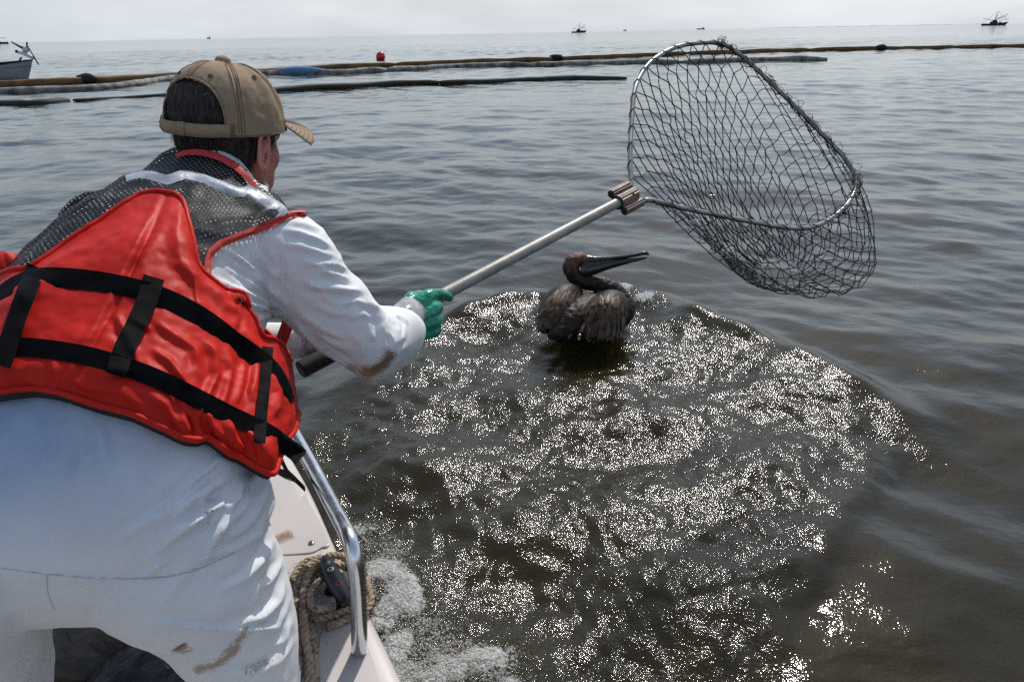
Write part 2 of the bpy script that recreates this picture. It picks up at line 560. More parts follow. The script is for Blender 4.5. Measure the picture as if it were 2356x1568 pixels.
def build_sea():
    dq = 0.0045
    r1 = np.exp(np.arange(math.log(0.35), math.log(130), dq))
    r2 = np.exp(np.arange(math.log(130) + 0.02, math.log(25000), 0.03))
    r = np.r_[r1, r2]
    fine = np.arange(-0.84, 0.84, dq)
    mid = np.arange(0.84, 1.7, 0.012)
    coarse = np.arange(1.7, 2 * np.pi - 1.7 - 0.03, 0.06)
    th = np.r_[fine, mid, coarse, 2 * np.pi - mid[::-1]]
    nr, nt = len(r), len(th)
    Rr, Th = np.meshgrid(r, th, indexing='ij')
    X, Y = Rr * np.sin(Th), Rr * np.cos(Th)
    Ta = np.minimum(np.abs(Th), 2 * np.pi - np.abs(Th))
    cell = np.where(Ta < 0.84, Rr * dq, np.where(Ta < 1.7, Rr * 0.012, Rr * 0.06))
    cell = np.where(Rr > 130, Rr * 0.03, cell)
    h, chop, foam = sea(X.ravel(), Y.ravel(), cell.ravel())
    V = np.stack([X.ravel(), Y.ravel(), h], 1)
    V = np.vstack([V, [0, 0, -0.05]])
    i = np.arange(nr - 1)[:, None]; j = np.arange(nt)[None, :]; j2 = (j + 1) % nt
    Q = np.stack([(i * nt + j) , (i * nt + j2), ((i + 1) * nt + j2), ((i + 1) * nt + j)], -1).reshape(-1, 4)
    Q = Q[:, ::-1]
    me = fast_mesh('water', V[:-1], Q)
    set_attr(me, 'chop', chop); set_attr(me, 'foam', foam); set_attr(me, 'far', smooth01((Rr.ravel() - 70) / 90))
    return me

def water_mat():
    m, nd, lk, b = nodes_of('sea water')
    b.inputs['IOR'].default_value = 1.333
    b.subsurface_method = 'BURLEY'
    b.inputs['Subsurface Weight'].default_value = 1.0
    b.inputs['Subsurface Scale'].default_value = 0.3
    b.inputs['Subsurface Radius'].default_value = (1.0, 1.0, 0.7)
    b.inputs['Roughness'].default_value = 0.12
    t = nd.new('ShaderNodeTexCoord')
    ch = nd.new('ShaderNodeAttribute'); ch.attribute_name = 'chop'
    fo = nd.new('ShaderNodeAttribute'); fo.attribute_name = 'foam'
    # silty brown-green body
    n0 = nd.new('ShaderNodeTexNoise'); n0.inputs['Scale'].default_value = 0.8; n0.inputs['Detail'].default_value = 3
    lk.new(t.outputs['Object'], n0.inputs['Vector'])
    body = nd.new('ShaderNodeMix'); body.data_type = 'RGBA'
    body.inputs[6].default_value = (0.0155, 0.0126, 0.0046, 1); body.inputs[7].default_value = (0.025, 0.0200, 0.0068, 1)
    lk.new(n0.outputs['Fac'], body.inputs[0])
    # ripples: two sizes, wider crests across the wind
    def ripple(scale, detail, sx, sy):
        mp_ = nd.new('ShaderNodeMapping'); mp_.inputs['Scale'].default_value = (sx, sy, 1); mp_.inputs['Rotation'].default_value = (0, 0, 0.25)
        lk.new(t.outputs['Object'], mp_.inputs['Vector'])
        n = nd.new('ShaderNodeTexNoise'); n.inputs['Scale'].default_value = scale; n.inputs['Detail'].default_value = detail; n.inputs['Roughness'].default_value = 0.55
        lk.new(mp_.outputs['Vector'], n.inputs['Vector'])
        return n
    a = ripple(3.2, 3.0, 0.55, 1.0)
    o_ = ripple(0.45, 3.0, 0.5, 1.0)
    bp0 = nd.new('ShaderNodeBump'); bp0.inputs['Strength'].default_value = 1.0; bp0.inputs['Distance'].default_value = 0.035
    lk.new(o_.outputs['Fac'], bp0.inputs['Height'])
    fa = nd.new('ShaderNodeAttribute'); fa.attribute_name = 'far'
    fd = nd.new('ShaderNodeMapRange'); fd.inputs['To Min'].default_value = 0.035; fd.inputs['To Max'].default_value = 0.30
    lk.new(fa.outputs['Fac'], fd.inputs['Value']); lk.new(fd.outputs['Result'], bp0.inputs['Distance'])
    c = ripple(17.0, 3.0, 0.8, 1.0)
    bp1 = nd.new('ShaderNodeBump'); bp1.inputs['Strength'].default_value = 1.0; bp1.inputs['Distance'].default_value = 0.009
    lk.new(a.outputs['Fac'], bp1.inputs['Height']); lk.new(bp0.outputs['Normal'], bp1.inputs['Normal'])
    st = nd.new('ShaderNodeMapRange'); st.inputs['To Min'].default_value = 0.0030; st.inputs['To Max'].default_value = 0.0055
    lk.new(ch.outputs['Fac'], st.inputs['Value'])
    bp2 = nd.new('ShaderNodeBump'); bp2.inputs['Strength'].default_value = 1.0
    lk.new(st.outputs['Result'], bp2.inputs['Distance'])
    lk.new(c.outputs['Fac'], bp2.inputs['Height']); lk.new(bp1.outputs['Normal'], bp2.inputs['Normal'])
    e = ripple(115.0, 2.0, 1.0, 1.0)
    st3 = nd.new('ShaderNodeMapRange'); st3.inputs['To Min'].default_value = 0.0007; st3.inputs['To Max'].default_value = 0.0029
    lk.new(ch.outputs['Fac'], st3.inputs['Value'])
    bp3 = nd.new('ShaderNodeBump'); bp3.inputs['Strength'].default_value = 1.0
    lk.new(st3.outputs['Result'], bp3.inputs['Distance'])
    lk.new(e.outputs['Fac'], bp3.inputs['Height']); lk.new(bp2.outputs['Normal'], bp3.inputs['Normal'])
    # foam lace
    vo = nd.new('ShaderNodeTexVoronoi'); vo.feature = 'F1'; vo.inputs['Scale'].default_value = 95.0
    vo2 = nd.new('ShaderNodeTexVoronoi'); vo2.feature = 'F1'; vo2.inputs['Scale'].default_value = 230.0
    nz = nd.new('ShaderNodeTexNoise'); nz.inputs['Scale'].default_value = 26.0; nz.inputs['Detail'].default_value = 5
    for q in (vo, vo2, nz): lk.new(t.outputs['Object'], q.inputs['Vector'])
    ad = nd.new('ShaderNodeMath'); ad.operation = 'MULTIPLY_ADD'; ad.inputs[1].default_value = 0.55
    lk.new(vo.outputs['Distance'], ad.inputs[0]); lk.new(nz.outputs['Fac'], ad.inputs[2])
    ad2 = nd.new('ShaderNodeMath'); ad2.operation = 'MULTIPLY_ADD'; ad2.inputs[1].default_value = 0.4
    lk.new(vo2.outputs['Distance'], ad2.inputs[0]); lk.new(ad.outputs[0], ad2.inputs[2])
    cmp_ = nd.new('ShaderNodeMath'); cmp_.operation = 'MULTIPLY_ADD'; cmp_.inputs[1].default_value = 1.4
    lk.new(fo.outputs['Fac'], cmp_.inputs[0])
    ng = nd.new('ShaderNodeMath'); ng.operation = 'MULTIPLY'; ng.inputs[1].default_value = -1.0
    lk.new(ad2.outputs[0], ng.inputs[0]); lk.new(ng.outputs[0], cmp_.inputs[2])
    fr = nd.new('ShaderNodeMapRange'); fr.inputs['From Min'].default_value = -0.12; fr.inputs['From Max'].default_value = 0.42; fr.inputs['To Max'].default_value = 0.9
    lk.new(cmp_.outputs[0], fr.inputs['Value'])
    fm = nd.new('ShaderNodeMix'); fm.data_type = 'RGBA'; fm.inputs[7].default_value = (0.62, 0.62, 0.60, 1)
    lk.new(fr.outputs['Result'], fm.inputs[0]); lk.new(body.outputs[2], fm.inputs[6]); lk.new(fm.outputs[2], b.inputs['Base Color'])
    rr = nd.new('ShaderNodeMapRange'); rr.inputs['To Min'].default_value = 0.12; crr = nd.new('ShaderNodeMapRange'); crr.inputs['To Min'].default_value = 0.05; crr.inputs['To Max'].default_value = 0.088; lk.new(ch.outputs['Fac'], crr.inputs['Value']); lk.new(crr.outputs['Result'], rr.inputs['To Min']); rr.inputs['To Max'].default_value = 0.24
    lk.new(fr.outputs['Result'], rr.inputs['Value']); lk.new(rr.outputs['Result'], b.inputs['Roughness'])
    bf = nd.new('ShaderNodeBump'); bf.inputs['Distance'].default_value = 0.012; bf.invert = True
    lk.new(fo.outputs['Fac'], bf.inputs['Strength'])
    lk.new(ad2.outputs[0], bf.inputs['Height']); lk.new(bp3.outputs['Normal'], bf.inputs['Normal'])
    lk.new(bf.outputs['Normal'], b.inputs['Normal'])
    sw = nd.new('ShaderNodeMath'); sw.operation = 'SUBTRACT'; sw.inputs[0].default_value = 1.0; sw.use_clamp = True
    lk.new(fr.outputs['Result'], sw.inputs[1]); lk.new(sw.outputs[0], b.inputs['Subsurface Weight'])
    return m

sea_o = link('water', build_sea(), water_mat(), kind='structure')
# ------------------------------------------------------------------ our boat
GH = 0.55                                   # gunwale height above the water
M_GEL = pmat('chalky white gelcoat', (0.50, 0.455, 0.43), rough=0.42, var=0.05, vscale=5, bump=0.25, bscale=420, bdist=0.0008, rvar=0.1)
def grime(m):
    nd, lk = m.node_tree.nodes, m.node_tree.links
    b = nd['Principled BSDF']; src = b.inputs['Base Color'].links[0].from_socket
    t = nd.new('ShaderNodeTexCoord')
    v = nd.new('ShaderNodeTexVoronoi'); v.feature = 'DISTANCE_TO_EDGE'; v.inputs['Scale'].default_value = 7.0
    nz = nd.new('ShaderNodeTexNoise'); nz.inputs['Scale'].default_value = 3.0; nz.inputs['Detail'].default_value = 8
    ad = nd.new('ShaderNodeMix'); ad.data_type = 'RGBA'; ad.inputs[0].default_value = 0.12
    lk.new(t.outputs['Object'], ad.inputs[6]); lk.new(nz.outputs['Color'], ad.inputs[7]); lk.new(t.outputs['Object'], nz.inputs['Vector'])
    lk.new(ad.outputs[2], v.inputs['Vector'])
    r = nd.new('ShaderNodeMapRange'); r.inputs['From Max'].default_value = 0.010; r.inputs['To Min'].default_value = 0.75; r.inputs['To Max'].default_value = 0.0
    lk.new(v.outputs['Distance'], r.inputs['Value'])
    n2 = nd.new('ShaderNodeTexNoise'); n2.inputs['Scale'].default_value = 9.0; lk.new(t.outputs['Object'], n2.inputs['Vector'])
    g = nd.new('ShaderNodeMapRange'); g.inputs['From Min'].default_value = 0.54; g.inputs['From Max'].default_value = 0.66
    lk.new(n2.outputs['Fac'], g.inputs['Value'])
    mu = nd.new('ShaderNodeMath'); mu.operation = 'MULTIPLY'; lk.new(r.outputs['Result'], mu.inputs[0]); lk.new(g.outputs['Result'], mu.inputs[1])
    # scattered specks
    sp = nd.new('ShaderNodeTexVoronoi'); sp.inputs['Scale'].default_value = 55.0; lk.new(t.outputs['Object'], sp.inputs['Vector'])
    sr = nd.new('ShaderNodeMapRange'); sr.inputs['From Min'].default_value = 0.03; sr.inputs['From Max'].default_value = 0.10; sr.inputs['To Min'].default_value = 0.8; sr.inputs['To Max'].default_value = 0.0
    lk.new(sp.outputs['Distance'], sr.inputs['Value'])
    g2 = nd.new('ShaderNodeMapRange'); g2.inputs['From Min'].default_value = 0.50; g2.inputs['From Max'].default_value = 0.62
    n3 = nd.new('ShaderNodeTexNoise'); n3.inputs['Scale'].default_value = 16.0; lk.new(t.outputs['Object'], n3.inputs['Vector']); lk.new(n3.outputs['Fac'], g2.inputs['Value'])
    mu2 = nd.new('ShaderNodeMath'); mu2.operation = 'MULTIPLY'; lk.new(sr.outputs['Result'], mu2.inputs[0]); lk.new(g2.outputs['Result'], mu2.inputs[1])
    mx = nd.new('ShaderNodeMath'); mx.operation = 'MAXIMUM'; lk.new(mu.outputs[0], mx.inputs[0]); lk.new(mu2.outputs[0], mx.inputs[1])
    mix = nd.new('ShaderNodeMix'); mix.data_type = 'RGBA'; mix.inputs[7].default_value = (0.075, 0.06, 0.05, 1)
    lk.new(mx.outputs[0], mix.inputs[0]); lk.new(src, mix.inputs[6]); lk.new(mix.outputs[2], b.inputs['Base Color'])
grime(M_GEL)
add_stain(M_GEL, 'stain', (0.19, 0.085, 0.035), 0.9, 45)
M_SOLE = pmat('beige deck sole', (0.42, 0.36, 0.31), rough=0.6, var=0.06, vscale=8, bump=0.3, bscale=300)
grime(M_SOLE)
M_ALU = pmat('polished aluminium tube', (0.72, 0.73, 0.74), rough=0.22, var=0.08, vscale=30, metallic=1.0, bump=0.25, bscale=90, bdist=0.0012, rvar=0.1)
M_BLK = pmat('black nylon', (0.012, 0.012, 0.014), rough=0.42, var=0.3, vscale=60, bump=0.2, bscale=300)
M_STEEL = pmat('screw steel', (0.55, 0.53, 0.5), rough=0.3, var=0.2, metallic=1.0)
M_RUST = pmat('rusty screw', (0.38, 0.13, 0.04), rough=0.6, var=0.4, vscale=300)
M_DARK = pmat('slot shade and black parts', (0.01, 0.01, 0.01), rough=0.8)  # painted shade in the screw slots; plain black on the other parts

boat = empty('skiff', (AXX, 0.5, 0.0), 'chalky white open boat in which the man in the life vest stands', 'boat')

def offset_in(path, d):
    T = nrm(np.gradient(path, axis=0)); Nn = np.stack([-T[:, 1], T[:, 0]], 1)
    return path + Nn * np.asarray(d)[..., None] if np.ndim(d) else path + Nn * d

def side_profile(sign):
    """sweep the gunwale section along the sheer: hull side, rounded rail, deck strip, coaming, sole"""
    t = np.linspace(0, 1, len(GUN))
    sheer = GH + 0.11 * np.clip((GUN[:, 1] - 1.2) / 1.0, 0, 1) ** 1.6
    prof = [(0.16, -0.75, 0), (0.09, -0.35, 0), (0.03, -0.12, 1), (0.006, -0.035, 1), (0.0, -0.016, 1), (0.005, -0.005, 1), (0.016, 0.0, 1), (0.05, 0.0015, 1), (0.10, 0.0025, 1),
            (0.15, 0.0025, 1), (0.182, 0.001, 1), (0.194, -0.006, 1), (0.20, -0.02, 1), (0.202, -0.05, 1), (0.207, -0.42, 0)]
    rings = []
    for off, dz, k in prof:
        lim = np.minimum(off, np.maximum(0.004, np.abs(GUN[:, 0] - AXX) * 0.86))
        p = offset_in(GUN, lim)
        z = sheer + dz if k else np.full(len(GUN), GH + dz)
        if dz < -0.3 and off < 0.17: p = p * 0.0 + offset_in(GUN, np.minimum(off + 0.05, np.maximum(0.01, np.abs(GUN[:, 0] - AXX) * 0.8)))
        x = p[:, 0] if sign > 0 else 2 * AXX - p[:, 0]
        rings.append(np.stack([x, p[:, 1], z], 1))
    return loft(rings, cap=False, closed_u=False)

mbh = MB()
for s in (1, -1):
    V, F = side_profile(s)
    if s < 0: F = [f[::-1] for f in F]
    mbh.add(V, F)
V, F = mbh.arrays()
me = make_mesh('hull', V, F)
sub = bmesh.new(); sub.from_mesh(me); bmesh.ops.subdivide_edges(sub, edges=sub.edges, cuts=1, use_grid_fill=True); sub.to_mesh(me); sub.free()
me.polygons.foreach_set('use_smooth', [True] * len(me.polygons))
V = np.empty(len(me.vertices) * 3); me.vertices.foreach_get('co', V); V = V.reshape(-1, 3)
p, z = proj(V)
st = np.zeros(len(V))
set_attr(me, 'stain', st)
hull = link('hull', me, M_GEL, boat)
# sole
inner = offset_in(GUN, np.minimum(0.19, np.maximum(0.004, np.abs(GUN[:, 0] - AXX) * 0.86)))
rows = []
for k in np.linspace(0, 1, 9):
    rows.append(np.stack([inner[:, 0] * (1 - k) + (2 * AXX - inner[:, 0]) * k, inner[:, 1], np.full(len(inner), 0.135)], 1))
V, F = loft(rows, cap=False, closed_u=False)
link('deck_sole', make_mesh('deck_sole', V, F), M_SOLE, boat)
# transom
a = GUN[0]
V, F = box((AXX, a[1] - 0.03, 0.2), 2 * (a[0] - AXX) - 0.02, 0.05, 0.68)
link('transom', make_mesh('transom', V, F, False), M_GEL, boat)

# raised non-skid panels on the gunwale deck (rounded plates)
def plate(pts, h0, h1, n=10):
    c = cr_spline(pts, n, closed=True)
    ctr = c.mean(0)
    rings = []
    for s_, z_ in [(1.0, h0), (0.995, h1 - 0.0008), (0.975, h1), (0.5, h1)]:
        q = ctr + (c - ctr) * s_
        rings.append(np.stack([q[:, 0], q[:, 1], np.full(len(q), z_)], 1))
    V, F = loft(rings, cap=False)
    V = np.vstack([V, [ctr[0], ctr[1], h1]]); n0 = 3 * len(c)
    F = list(F) + [(n0 + (j + 1) % len(c), n0 + j, len(V) - 1)[::-1] for j in range(len(c))]
    return V, F
def gpt(x, y): return G(x, y, GH)[:2]
M_GEL2 = M_GEL
for pts in ([(560, 1110), (680, 1112), (715, 1160), (757, 1245), (738, 1262), (700, 1275), (600, 1270), (560, 1200)],
            [(745, 1440), (800, 1418), (826, 1432), (872, 1560), (905, 1660), (860, 1690), (745, 1690), (728, 1560)]):
    q = np.array([gpt(*a_) for a_ in pts])
    V, F = plate(q, GH - 0.004, GH + 0.0052)
    me = make_mesh('nonskid_panel', V, F)
    p, z = proj(V); 
    bm = bmesh.new(); bm.from_mesh(me); bmesh.ops.triangulate(bm, faces=bm.faces[:]); bmesh.ops.subdivide_edges(bm, edges=bm.edges[:], cuts=3); bm.to_mesh(me); bm.free()
    me.polygons.foreach_set('use_smooth', [False] * len(me.polygons))
    V = np.empty(len(me.vertices) * 3); me.vertices.foreach_get('co', V); V = V.reshape(-1, 3)
    p, z = proj(V)
    d, _, _ = seg_dist(p, [(620, 1258), (640, 1238), (664, 1228)])
    set_attr(me, 'stain', np.clip(0.98 - d / 26, 0, 1))
    link('nonskid_panel', me, M_GEL2, boat)

# grab rail
base = G(826, 1500, GH)
top = np.array([base[0] + 0.004, base[1], GH + 0.20])
fwd2 = nrm(GUN[44] - GUN[30])
pts = [base + [0, 0, -0.01], base + [0, 0, 0.10], top + [0, 0, -0.035]]
b1 = W(815, 1268, 1.112); b2 = W(772, 1178, 1.21); b3 = W(724, 1083, 1.335); b4 = W(670, 985, 1.46); b5 = W(640, 930, 1.55)
d_ = nrm(b5 - b4)
end = b5 + d_ * 0.35
pts = [base - [0, 0, 0.005], W(826, 1450, 1.186), W(825, 1400, 1.165), W(822.5, 1340, 1.140), W(815, 1280, 1.122), W(803, 1236, 1.133), W(786, 1200, 1.172), W(766, 1163, 1.224), b3, b4, b5, end, end + d_ * 0.05 + [0, 0, -0.03], end + d_ * 0.06 + [0, 0, -0.26]]
path = cr_spline(pts, 10)
V, F = tube(path, 0.0142, 20)
rail = link('grab_rail', make_mesh('grab_rail', V, F), M_ALU, boat)
# flange ring at the foot, and a shallow seam groove along the post
V, F = tube([base + [0, 0, 0.0005], base + [0, 0, 0.004]], 0.0168, 24)
link('rail_foot', make_mesh('rail_foot', V, F), M_ALU, rail)

# deck screw
def screw(name, c, n, r, mat, parent):
    n = nrm(n); t = nrm(np.cross(n, [0.3, 1, 0.1])); b = np.cross(n, t)
    R = np.stack([t, b, n], 1)
    V, F = sphere(c, (r, r, r * 0.45), 16, 8, R)
    o = link(name, make_mesh(name, V, F), mat, parent)
    mb = MB()
    for q in (R, np.stack([b, -t, n], 1)):
        mb.add(*box(np.asarray(c) + n * r * 0.40, r * 1.15, r * 0.24, r * 0.2, q))
    link('cross_slot', mb.mesh('cross_slot', False), M_DARK, o)
    return o
screw('deck_screw', G(716, 1247, GH + 0.006), (0, 0, 1), 0.0075, M_STEEL, boat)

# mooring cleat
c0, c1 = G(745, 1286, GH + 0.045), G(801, 1392, GH + 0.045)
ax = nrm(c1 - c0); sd = nrm(np.cross([0, 0, 1], ax)); L = np.linalg.norm(c1 - c0)
cleat = empty('cleat', (c0 + c1) / 2 - [0, 0, 0.045], 'black horn cleat with two screws under the grab rail', 'cleat')
rings = []
for t in np.linspace(0, 1, 23):
    s_ = 2 * t - 1
    w = 0.0145 * (1 - abs(s_) ** 2.6) ** 0.6 + 0.003
    hgt = 0.011 * (1 - abs(s_) ** 3) ** 0.6 + 0.0022
    c = c0 + (c1 - c0) * t + np.array([0, 0, 0.010 * s_ * s_])
    a = np.linspace(0, 2 * np.pi, 20, endpoint=False)
    rings.append(c + np.cos(a)[:, None] * sd * w + np.sin(a)[:, None] * np.array([0, 0, 1]) * hgt)
V, F = loft(rings)
horn = link('horn', make_mesh('horn', V, F), M_BLK, cleat)
for k in (-0.2, 0.22):
    c = (c0 + c1) / 2 + ax * k * L
    V, F = tube([c - [0, 0, 0.046], c - [0, 0, 0.03], c - [0, 0, 0.004]], [0.019, 0.0125, 0.013], 16)
    link('post', make_mesh('post', V, F), M_BLK, cleat)
for k, m_ in ((-0.17, M_STEEL), (0.16, M_RUST)):
    screw('screw', (c0 + c1) / 2 + ax * k * L + np.array([0, 0, 0.0128]), (0, 0, 1), 0.0068, m_, cleat)

# rope: three laid strands
M_ROPE = pmat('weathered manila rope', (0.43, 0.32, 0.225), rough=0.9, var=0.3, vscale=90, bump=0.7, bscale=500, bdist=0.002, spec=0.15)
def rope_mesh(pts, r=0.0068, pitch=0.036):
    P = resample(cr_spline(pts, 12), max(12, int(np.linalg.norm(np.diff(np.asarray(pts), axis=0), axis=1).sum() / 0.0035)))
    T, N, B = frames(P)
    s = np.r_[0, np.cumsum(np.linalg.norm(np.diff(P, axis=0), axis=1))]
    mb = MB()
    for k in range(3):
        a = 2 * np.pi * (s / pitch) + 2 * np.pi * k / 3
        Q = P + r * 0.56 * (np.cos(a)[:, None] * N + np.sin(a)[:, None] * B)
        mb.add(*tube(Q, r * 0.6, 7))
    return mb
rope = empty('mooring_rope', G(720, 1420, GH), 'tan laid mooring rope wrapped round the black cleat', 'rope')
def gp(x, y, h): return G(x, y, GH + h)
PATHS = [
    [gp(802, 1402, .012), gp(770, 1412, .02), gp(735, 1418, .024), gp(703, 1402, .03), gp(692, 1362, .03), gp(706, 1325, .026), gp(748, 1300, .022), gp(790, 1300, .012), gp(822, 1322, .010), gp(845, 1362, .012), gp(838, 1396, .012), gp(800, 1420, .012), gp(752, 1440, .012)],
    [gp(752, 1276, .010), gp(790, 1278, .010), gp(824, 1300, .018), gp(848, 1345, .020), gp(852, 1382, .012), gp(838, 1410, .01)],
    [gp(748, 1282, .026), gp(716, 1296, .03), gp(690, 1328, .034), gp(680, 1380, .034), gp(684, 1440, .03), gp(690, 1500, .02), gp(688, 1560, .0), gp(690, 1640, -.06), gp(695, 1720, -.16)],
    [gp(744, 1294, .034), gp(716, 1312, .042), gp(700, 1352, .044), gp(698, 1405, .04), gp(704, 1470, .034), gp(712, 1520, .022), gp(712, 1570, .005), gp(714, 1640, -.05), gp(716, 1720, -.15)],
    [gp(756, 1304, .022), gp(722, 1330, .024), gp(712, 1372, .022), gp(714, 1430, .014), gp(722, 1500, .010), gp(726, 1570, .004), gp(729, 1660, -.02)],
    [gp(738, 1280, .012), gp(700, 1292, .014), gp(676, 1322, .014), gp(668, 1362, .012), gp(668, 1420, .010), gp(672, 1500, -.004), gp(674, 1570, -.05), gp(678, 1660, -.14)],
    [gp(768, 1392, .032), gp(740, 1400, .04), gp(716, 1392, .046), gp(716, 1356, .044), gp(742, 1330, .034), gp(760, 1318, .02)],
]
for i, pth in enumerate(PATHS):
    link('rope_turn', rope_mesh(pth, 0.0070 if i < 5 else 0.0062).mesh('rope_turn'), M_ROPE, rope)
# fuzz
rr = np.random.default_rng(4); mb = MB()
for pth in PATHS:
    P = cr_spline(pth, 30)
    for _ in range(110):
        q = P[rr.integers(len(P))] + rr.normal(0, 0.0045, 3); d = rr.normal(0, 1, 3) * 0.010
        mb.add(*tube([q, q + d * .5 + rr.normal(0, .001, 3), q + d], [0.0003, 0.00025, 0.0001], 3, caps=False))
link('loose_fibre', mb.mesh('loose_fibre'), M_ROPE, rope, kind='stuff')

# dark bin bag lying on the sole between the legs
M_BAG = pmat('black polythene', (0.012, 0.012, 0.014), rough=0.25, var=0.5, vscale=9, bump=0.8, bscale=22, bdist=0.02, spec=0.3)
M_BAG2 = pmat('grey polythene', (0.030, 0.027, 0.025), rough=0.4, var=0.3, vscale=9, bump=0.6, bscale=18, bdist=0.02, spec=0.25)
def lump(c, r, seed, n=40, amp=0.16):
    V, F = sphere((0, 0, 0), 1.0, n, n // 2)
    V = V * (1 + amp * fbm(V, 1.6, 4, seed) + 0.05 * np.abs(vnoise(V, 5, seed + 9)))[:, None]
    return V * np.asarray(r) + np.asarray(c), F
gb = G(250, 1500, 0.20)
V, F = lump((gb[0] + 0.02, gb[1] + 0.05, 0.255), (0.24, 0.2, 0.13), 3)
V[:, 2] = np.maximum(V[:, 2], 0.14)
link('plastic_bag', make_mesh('plastic_bag', V, F), M_BAG2, label='crumpled grey plastic bag on the boat floor behind the man\'s legs', category='bag')
V, F = lump((gb[0] + 0.20, gb[1] - 0.10, 0.24), (0.17, 0.16, 0.11), 8)
V[:, 2] = np.maximum(V[:, 2], 0.14)
link('bin_bag', make_mesh('bin_bag', V, F), M_BAG, label='shiny black bin bag on the boat floor beside the grey bag', category='bag')

# ------------------------------------------------------------------ containment booms
M_YEL = pmat('shade-darkened oiled yellow skirt', (0.22, 0.10, 0.015), rough=0.55, var=0.5, vscale=2.0, col2=(0.06, 0.028, 0.01), bump=0.3, bscale=8, bdist=0.02)  # yellow-brown darkened, backlit shade put into the colour
M_SORB = pmat('shade-darkened white sock', (0.33, 0.32, 0.29), rough=0.85, var=0.2, vscale=3.0, col2=(0.035, 0.042, 0.038), bump=0.5, bscale=20, bdist=0.02)  # both tones lowered so the colour carries the backlit shade
M_SORBD = pmat('shade-darkened oil soaked sock', (0.026, 0.030, 0.022), rough=0.7, var=0.3, vscale=3.0, col2=(0.008, 0.009, 0.006), bump=0.5, bscale=20, bdist=0.02)  # dark sock, lowered further to hold the shade of backlighting
M_BLUE = pmat('blue sorbent cover', (0.10, 0.24, 0.42), rough=0.8, var=0.2)
M_ORANGE = pmat('orange connector', (0.30, 0.075, 0.015), rough=0.6, var=0.4, vscale=4)

def boom_path(px, n):
    P = np.array([G(x, y)[:2] for x, y in px])
    return resample(cr_spline(P, 12), n)

def boom(name, label, px, r, mat, parent_kind='boom', seg=3.2, flat=1.0, lift=0.25, seed=0, ends=True):
    r = r * 0.78; seg = seg * 1.4
    P2 = np.array([G(x, y)[:2] for x, y in px])
    P = cr_spline(P2, 16)
    Ltot = np.linalg.norm(np.diff(P, axis=0), axis=1).sum()
    ns = max(1, int(round(Ltot / seg)))
    P = resample(P, ns * 24 + 1)
    P3 = np.c_[P, np.zeros(len(P))]
    wob = vnoise(np.c_[P * 0.35, np.zeros(len(P))], 1.0, seed) * 0.22
    nrm2 = np.stack([-np.gradient(P[:, 1]), np.gradient(P[:, 0])], 1); nrm2 /= np.linalg.norm(nrm2, axis=1, keepdims=True)
    P3[:, :2] += nrm2 * wob[:, None]
    P3[:, 2] = r * lift + 0.03 * vnoise(P3, 0.8, seed + 2)
    root = empty(name, tuple(P3[len(P3) // 2]), label, 'boom', 'oil containment booms round the bay')
    for k in range(ns):
        q = P3[k * 24:(k + 1) * 24 + 1]
        t = np.linspace(0, 1, len(q))
        rad = r * (0.5 + 0.5 * (1 - np.abs(2 * t - 1) ** 18)) * (1 + 0.13 * vnoise(q, 1.3, seed + 5) + 0.08 * vnoise(q, 4.0, seed + 6))
        V, F = tube(q, rad, 12, flat=flat, up=(0, 0, 1))
        link('section', make_mesh('section', V, F), mat, root)
    return root, P3
_, PY = boom('yellow_boom', 'oily yellow containment boom fence running the full width of the bay', [(-160, 208), (0, 200), (200, 190), (400, 178), (640, 166), (900, 152), (1150, 143), (1500, 129), (1820, 118), (2100, 113), (2400, 108), (2560, 106)], 0.20, M_YEL, seg=7.5, flat=0.55, lift=0.55, seed=1)
yb = bpy.data.objects['yellow_boom']
for i in range(12, len(PY) - 10, 60):
    c = PY[i]
    V, F = lump(c + [0, 0, 0.06], (0.42, 0.2, 0.2), i, 14, 0.2)
    link('connector', make_mesh('connector', V, F), M_ORANGE if i % 3 else M_DARK, yb)
boom('sorbent_boom', 'white absorbent sock boom floating beside the yellow boom left of the capped man', [(-150, 222), (0, 214), (130, 209), (235, 204), (330, 194), (402, 182), (440, 181)], 0.175, M_SORB, seg=7.0, lift=0.35, seed=3)
wb, PW = boom('sorbent_boom', 'grey-green absorbent sock boom with a blue patch behind the brown cap', [(520, 176), (620, 171), (760, 170), (900, 163), (1080, 154), (1230, 152), (1400, 147), (1560, 145), (1700, 141), (1830, 138), (1902, 138)], 0.20, M_SORB, seg=5.0, lift=0.3, seed=5)
kb = int(np.argmin(np.abs(proj(PW)[0][:, 0] - 695)))
V, F = tube(PW[kb - 4:kb + 5] + [0, 0, 0.09], 0.21 * np.sin(np.linspace(0.35, np.pi - 0.35, 9)), 12)
link('blue_patch', make_mesh('blue_patch', V, F), M_BLUE, wb)
boom('sorbent_boom', 'dark oil-soaked sock boom drifting loose in front of the others', [(560, 216), (645, 209), (760, 203), (880, 196), (960, 193), (1080, 191), (1200, 186), (1320, 182), (1442, 181)], 0.135, M_SORBD, seg=6.0, lift=0.3, seed=8)
boom('sorbent_boom', 'short dark oily sock boom lowest in the water left of the cap', [(-120, 244), (0, 240), (95, 239), (163, 232)], 0.13, M_SORBD, seg=6.0, lift=0.25, seed=9)
boom('sorbent_boom', 'thin half-sunk black sock boom joining the short oily one', [(168, 232), (240, 227), (335, 222), (380, 220), (420, 217)], 0.07, M_SORBD, seg=5.0, lift=0.25, seed=10)

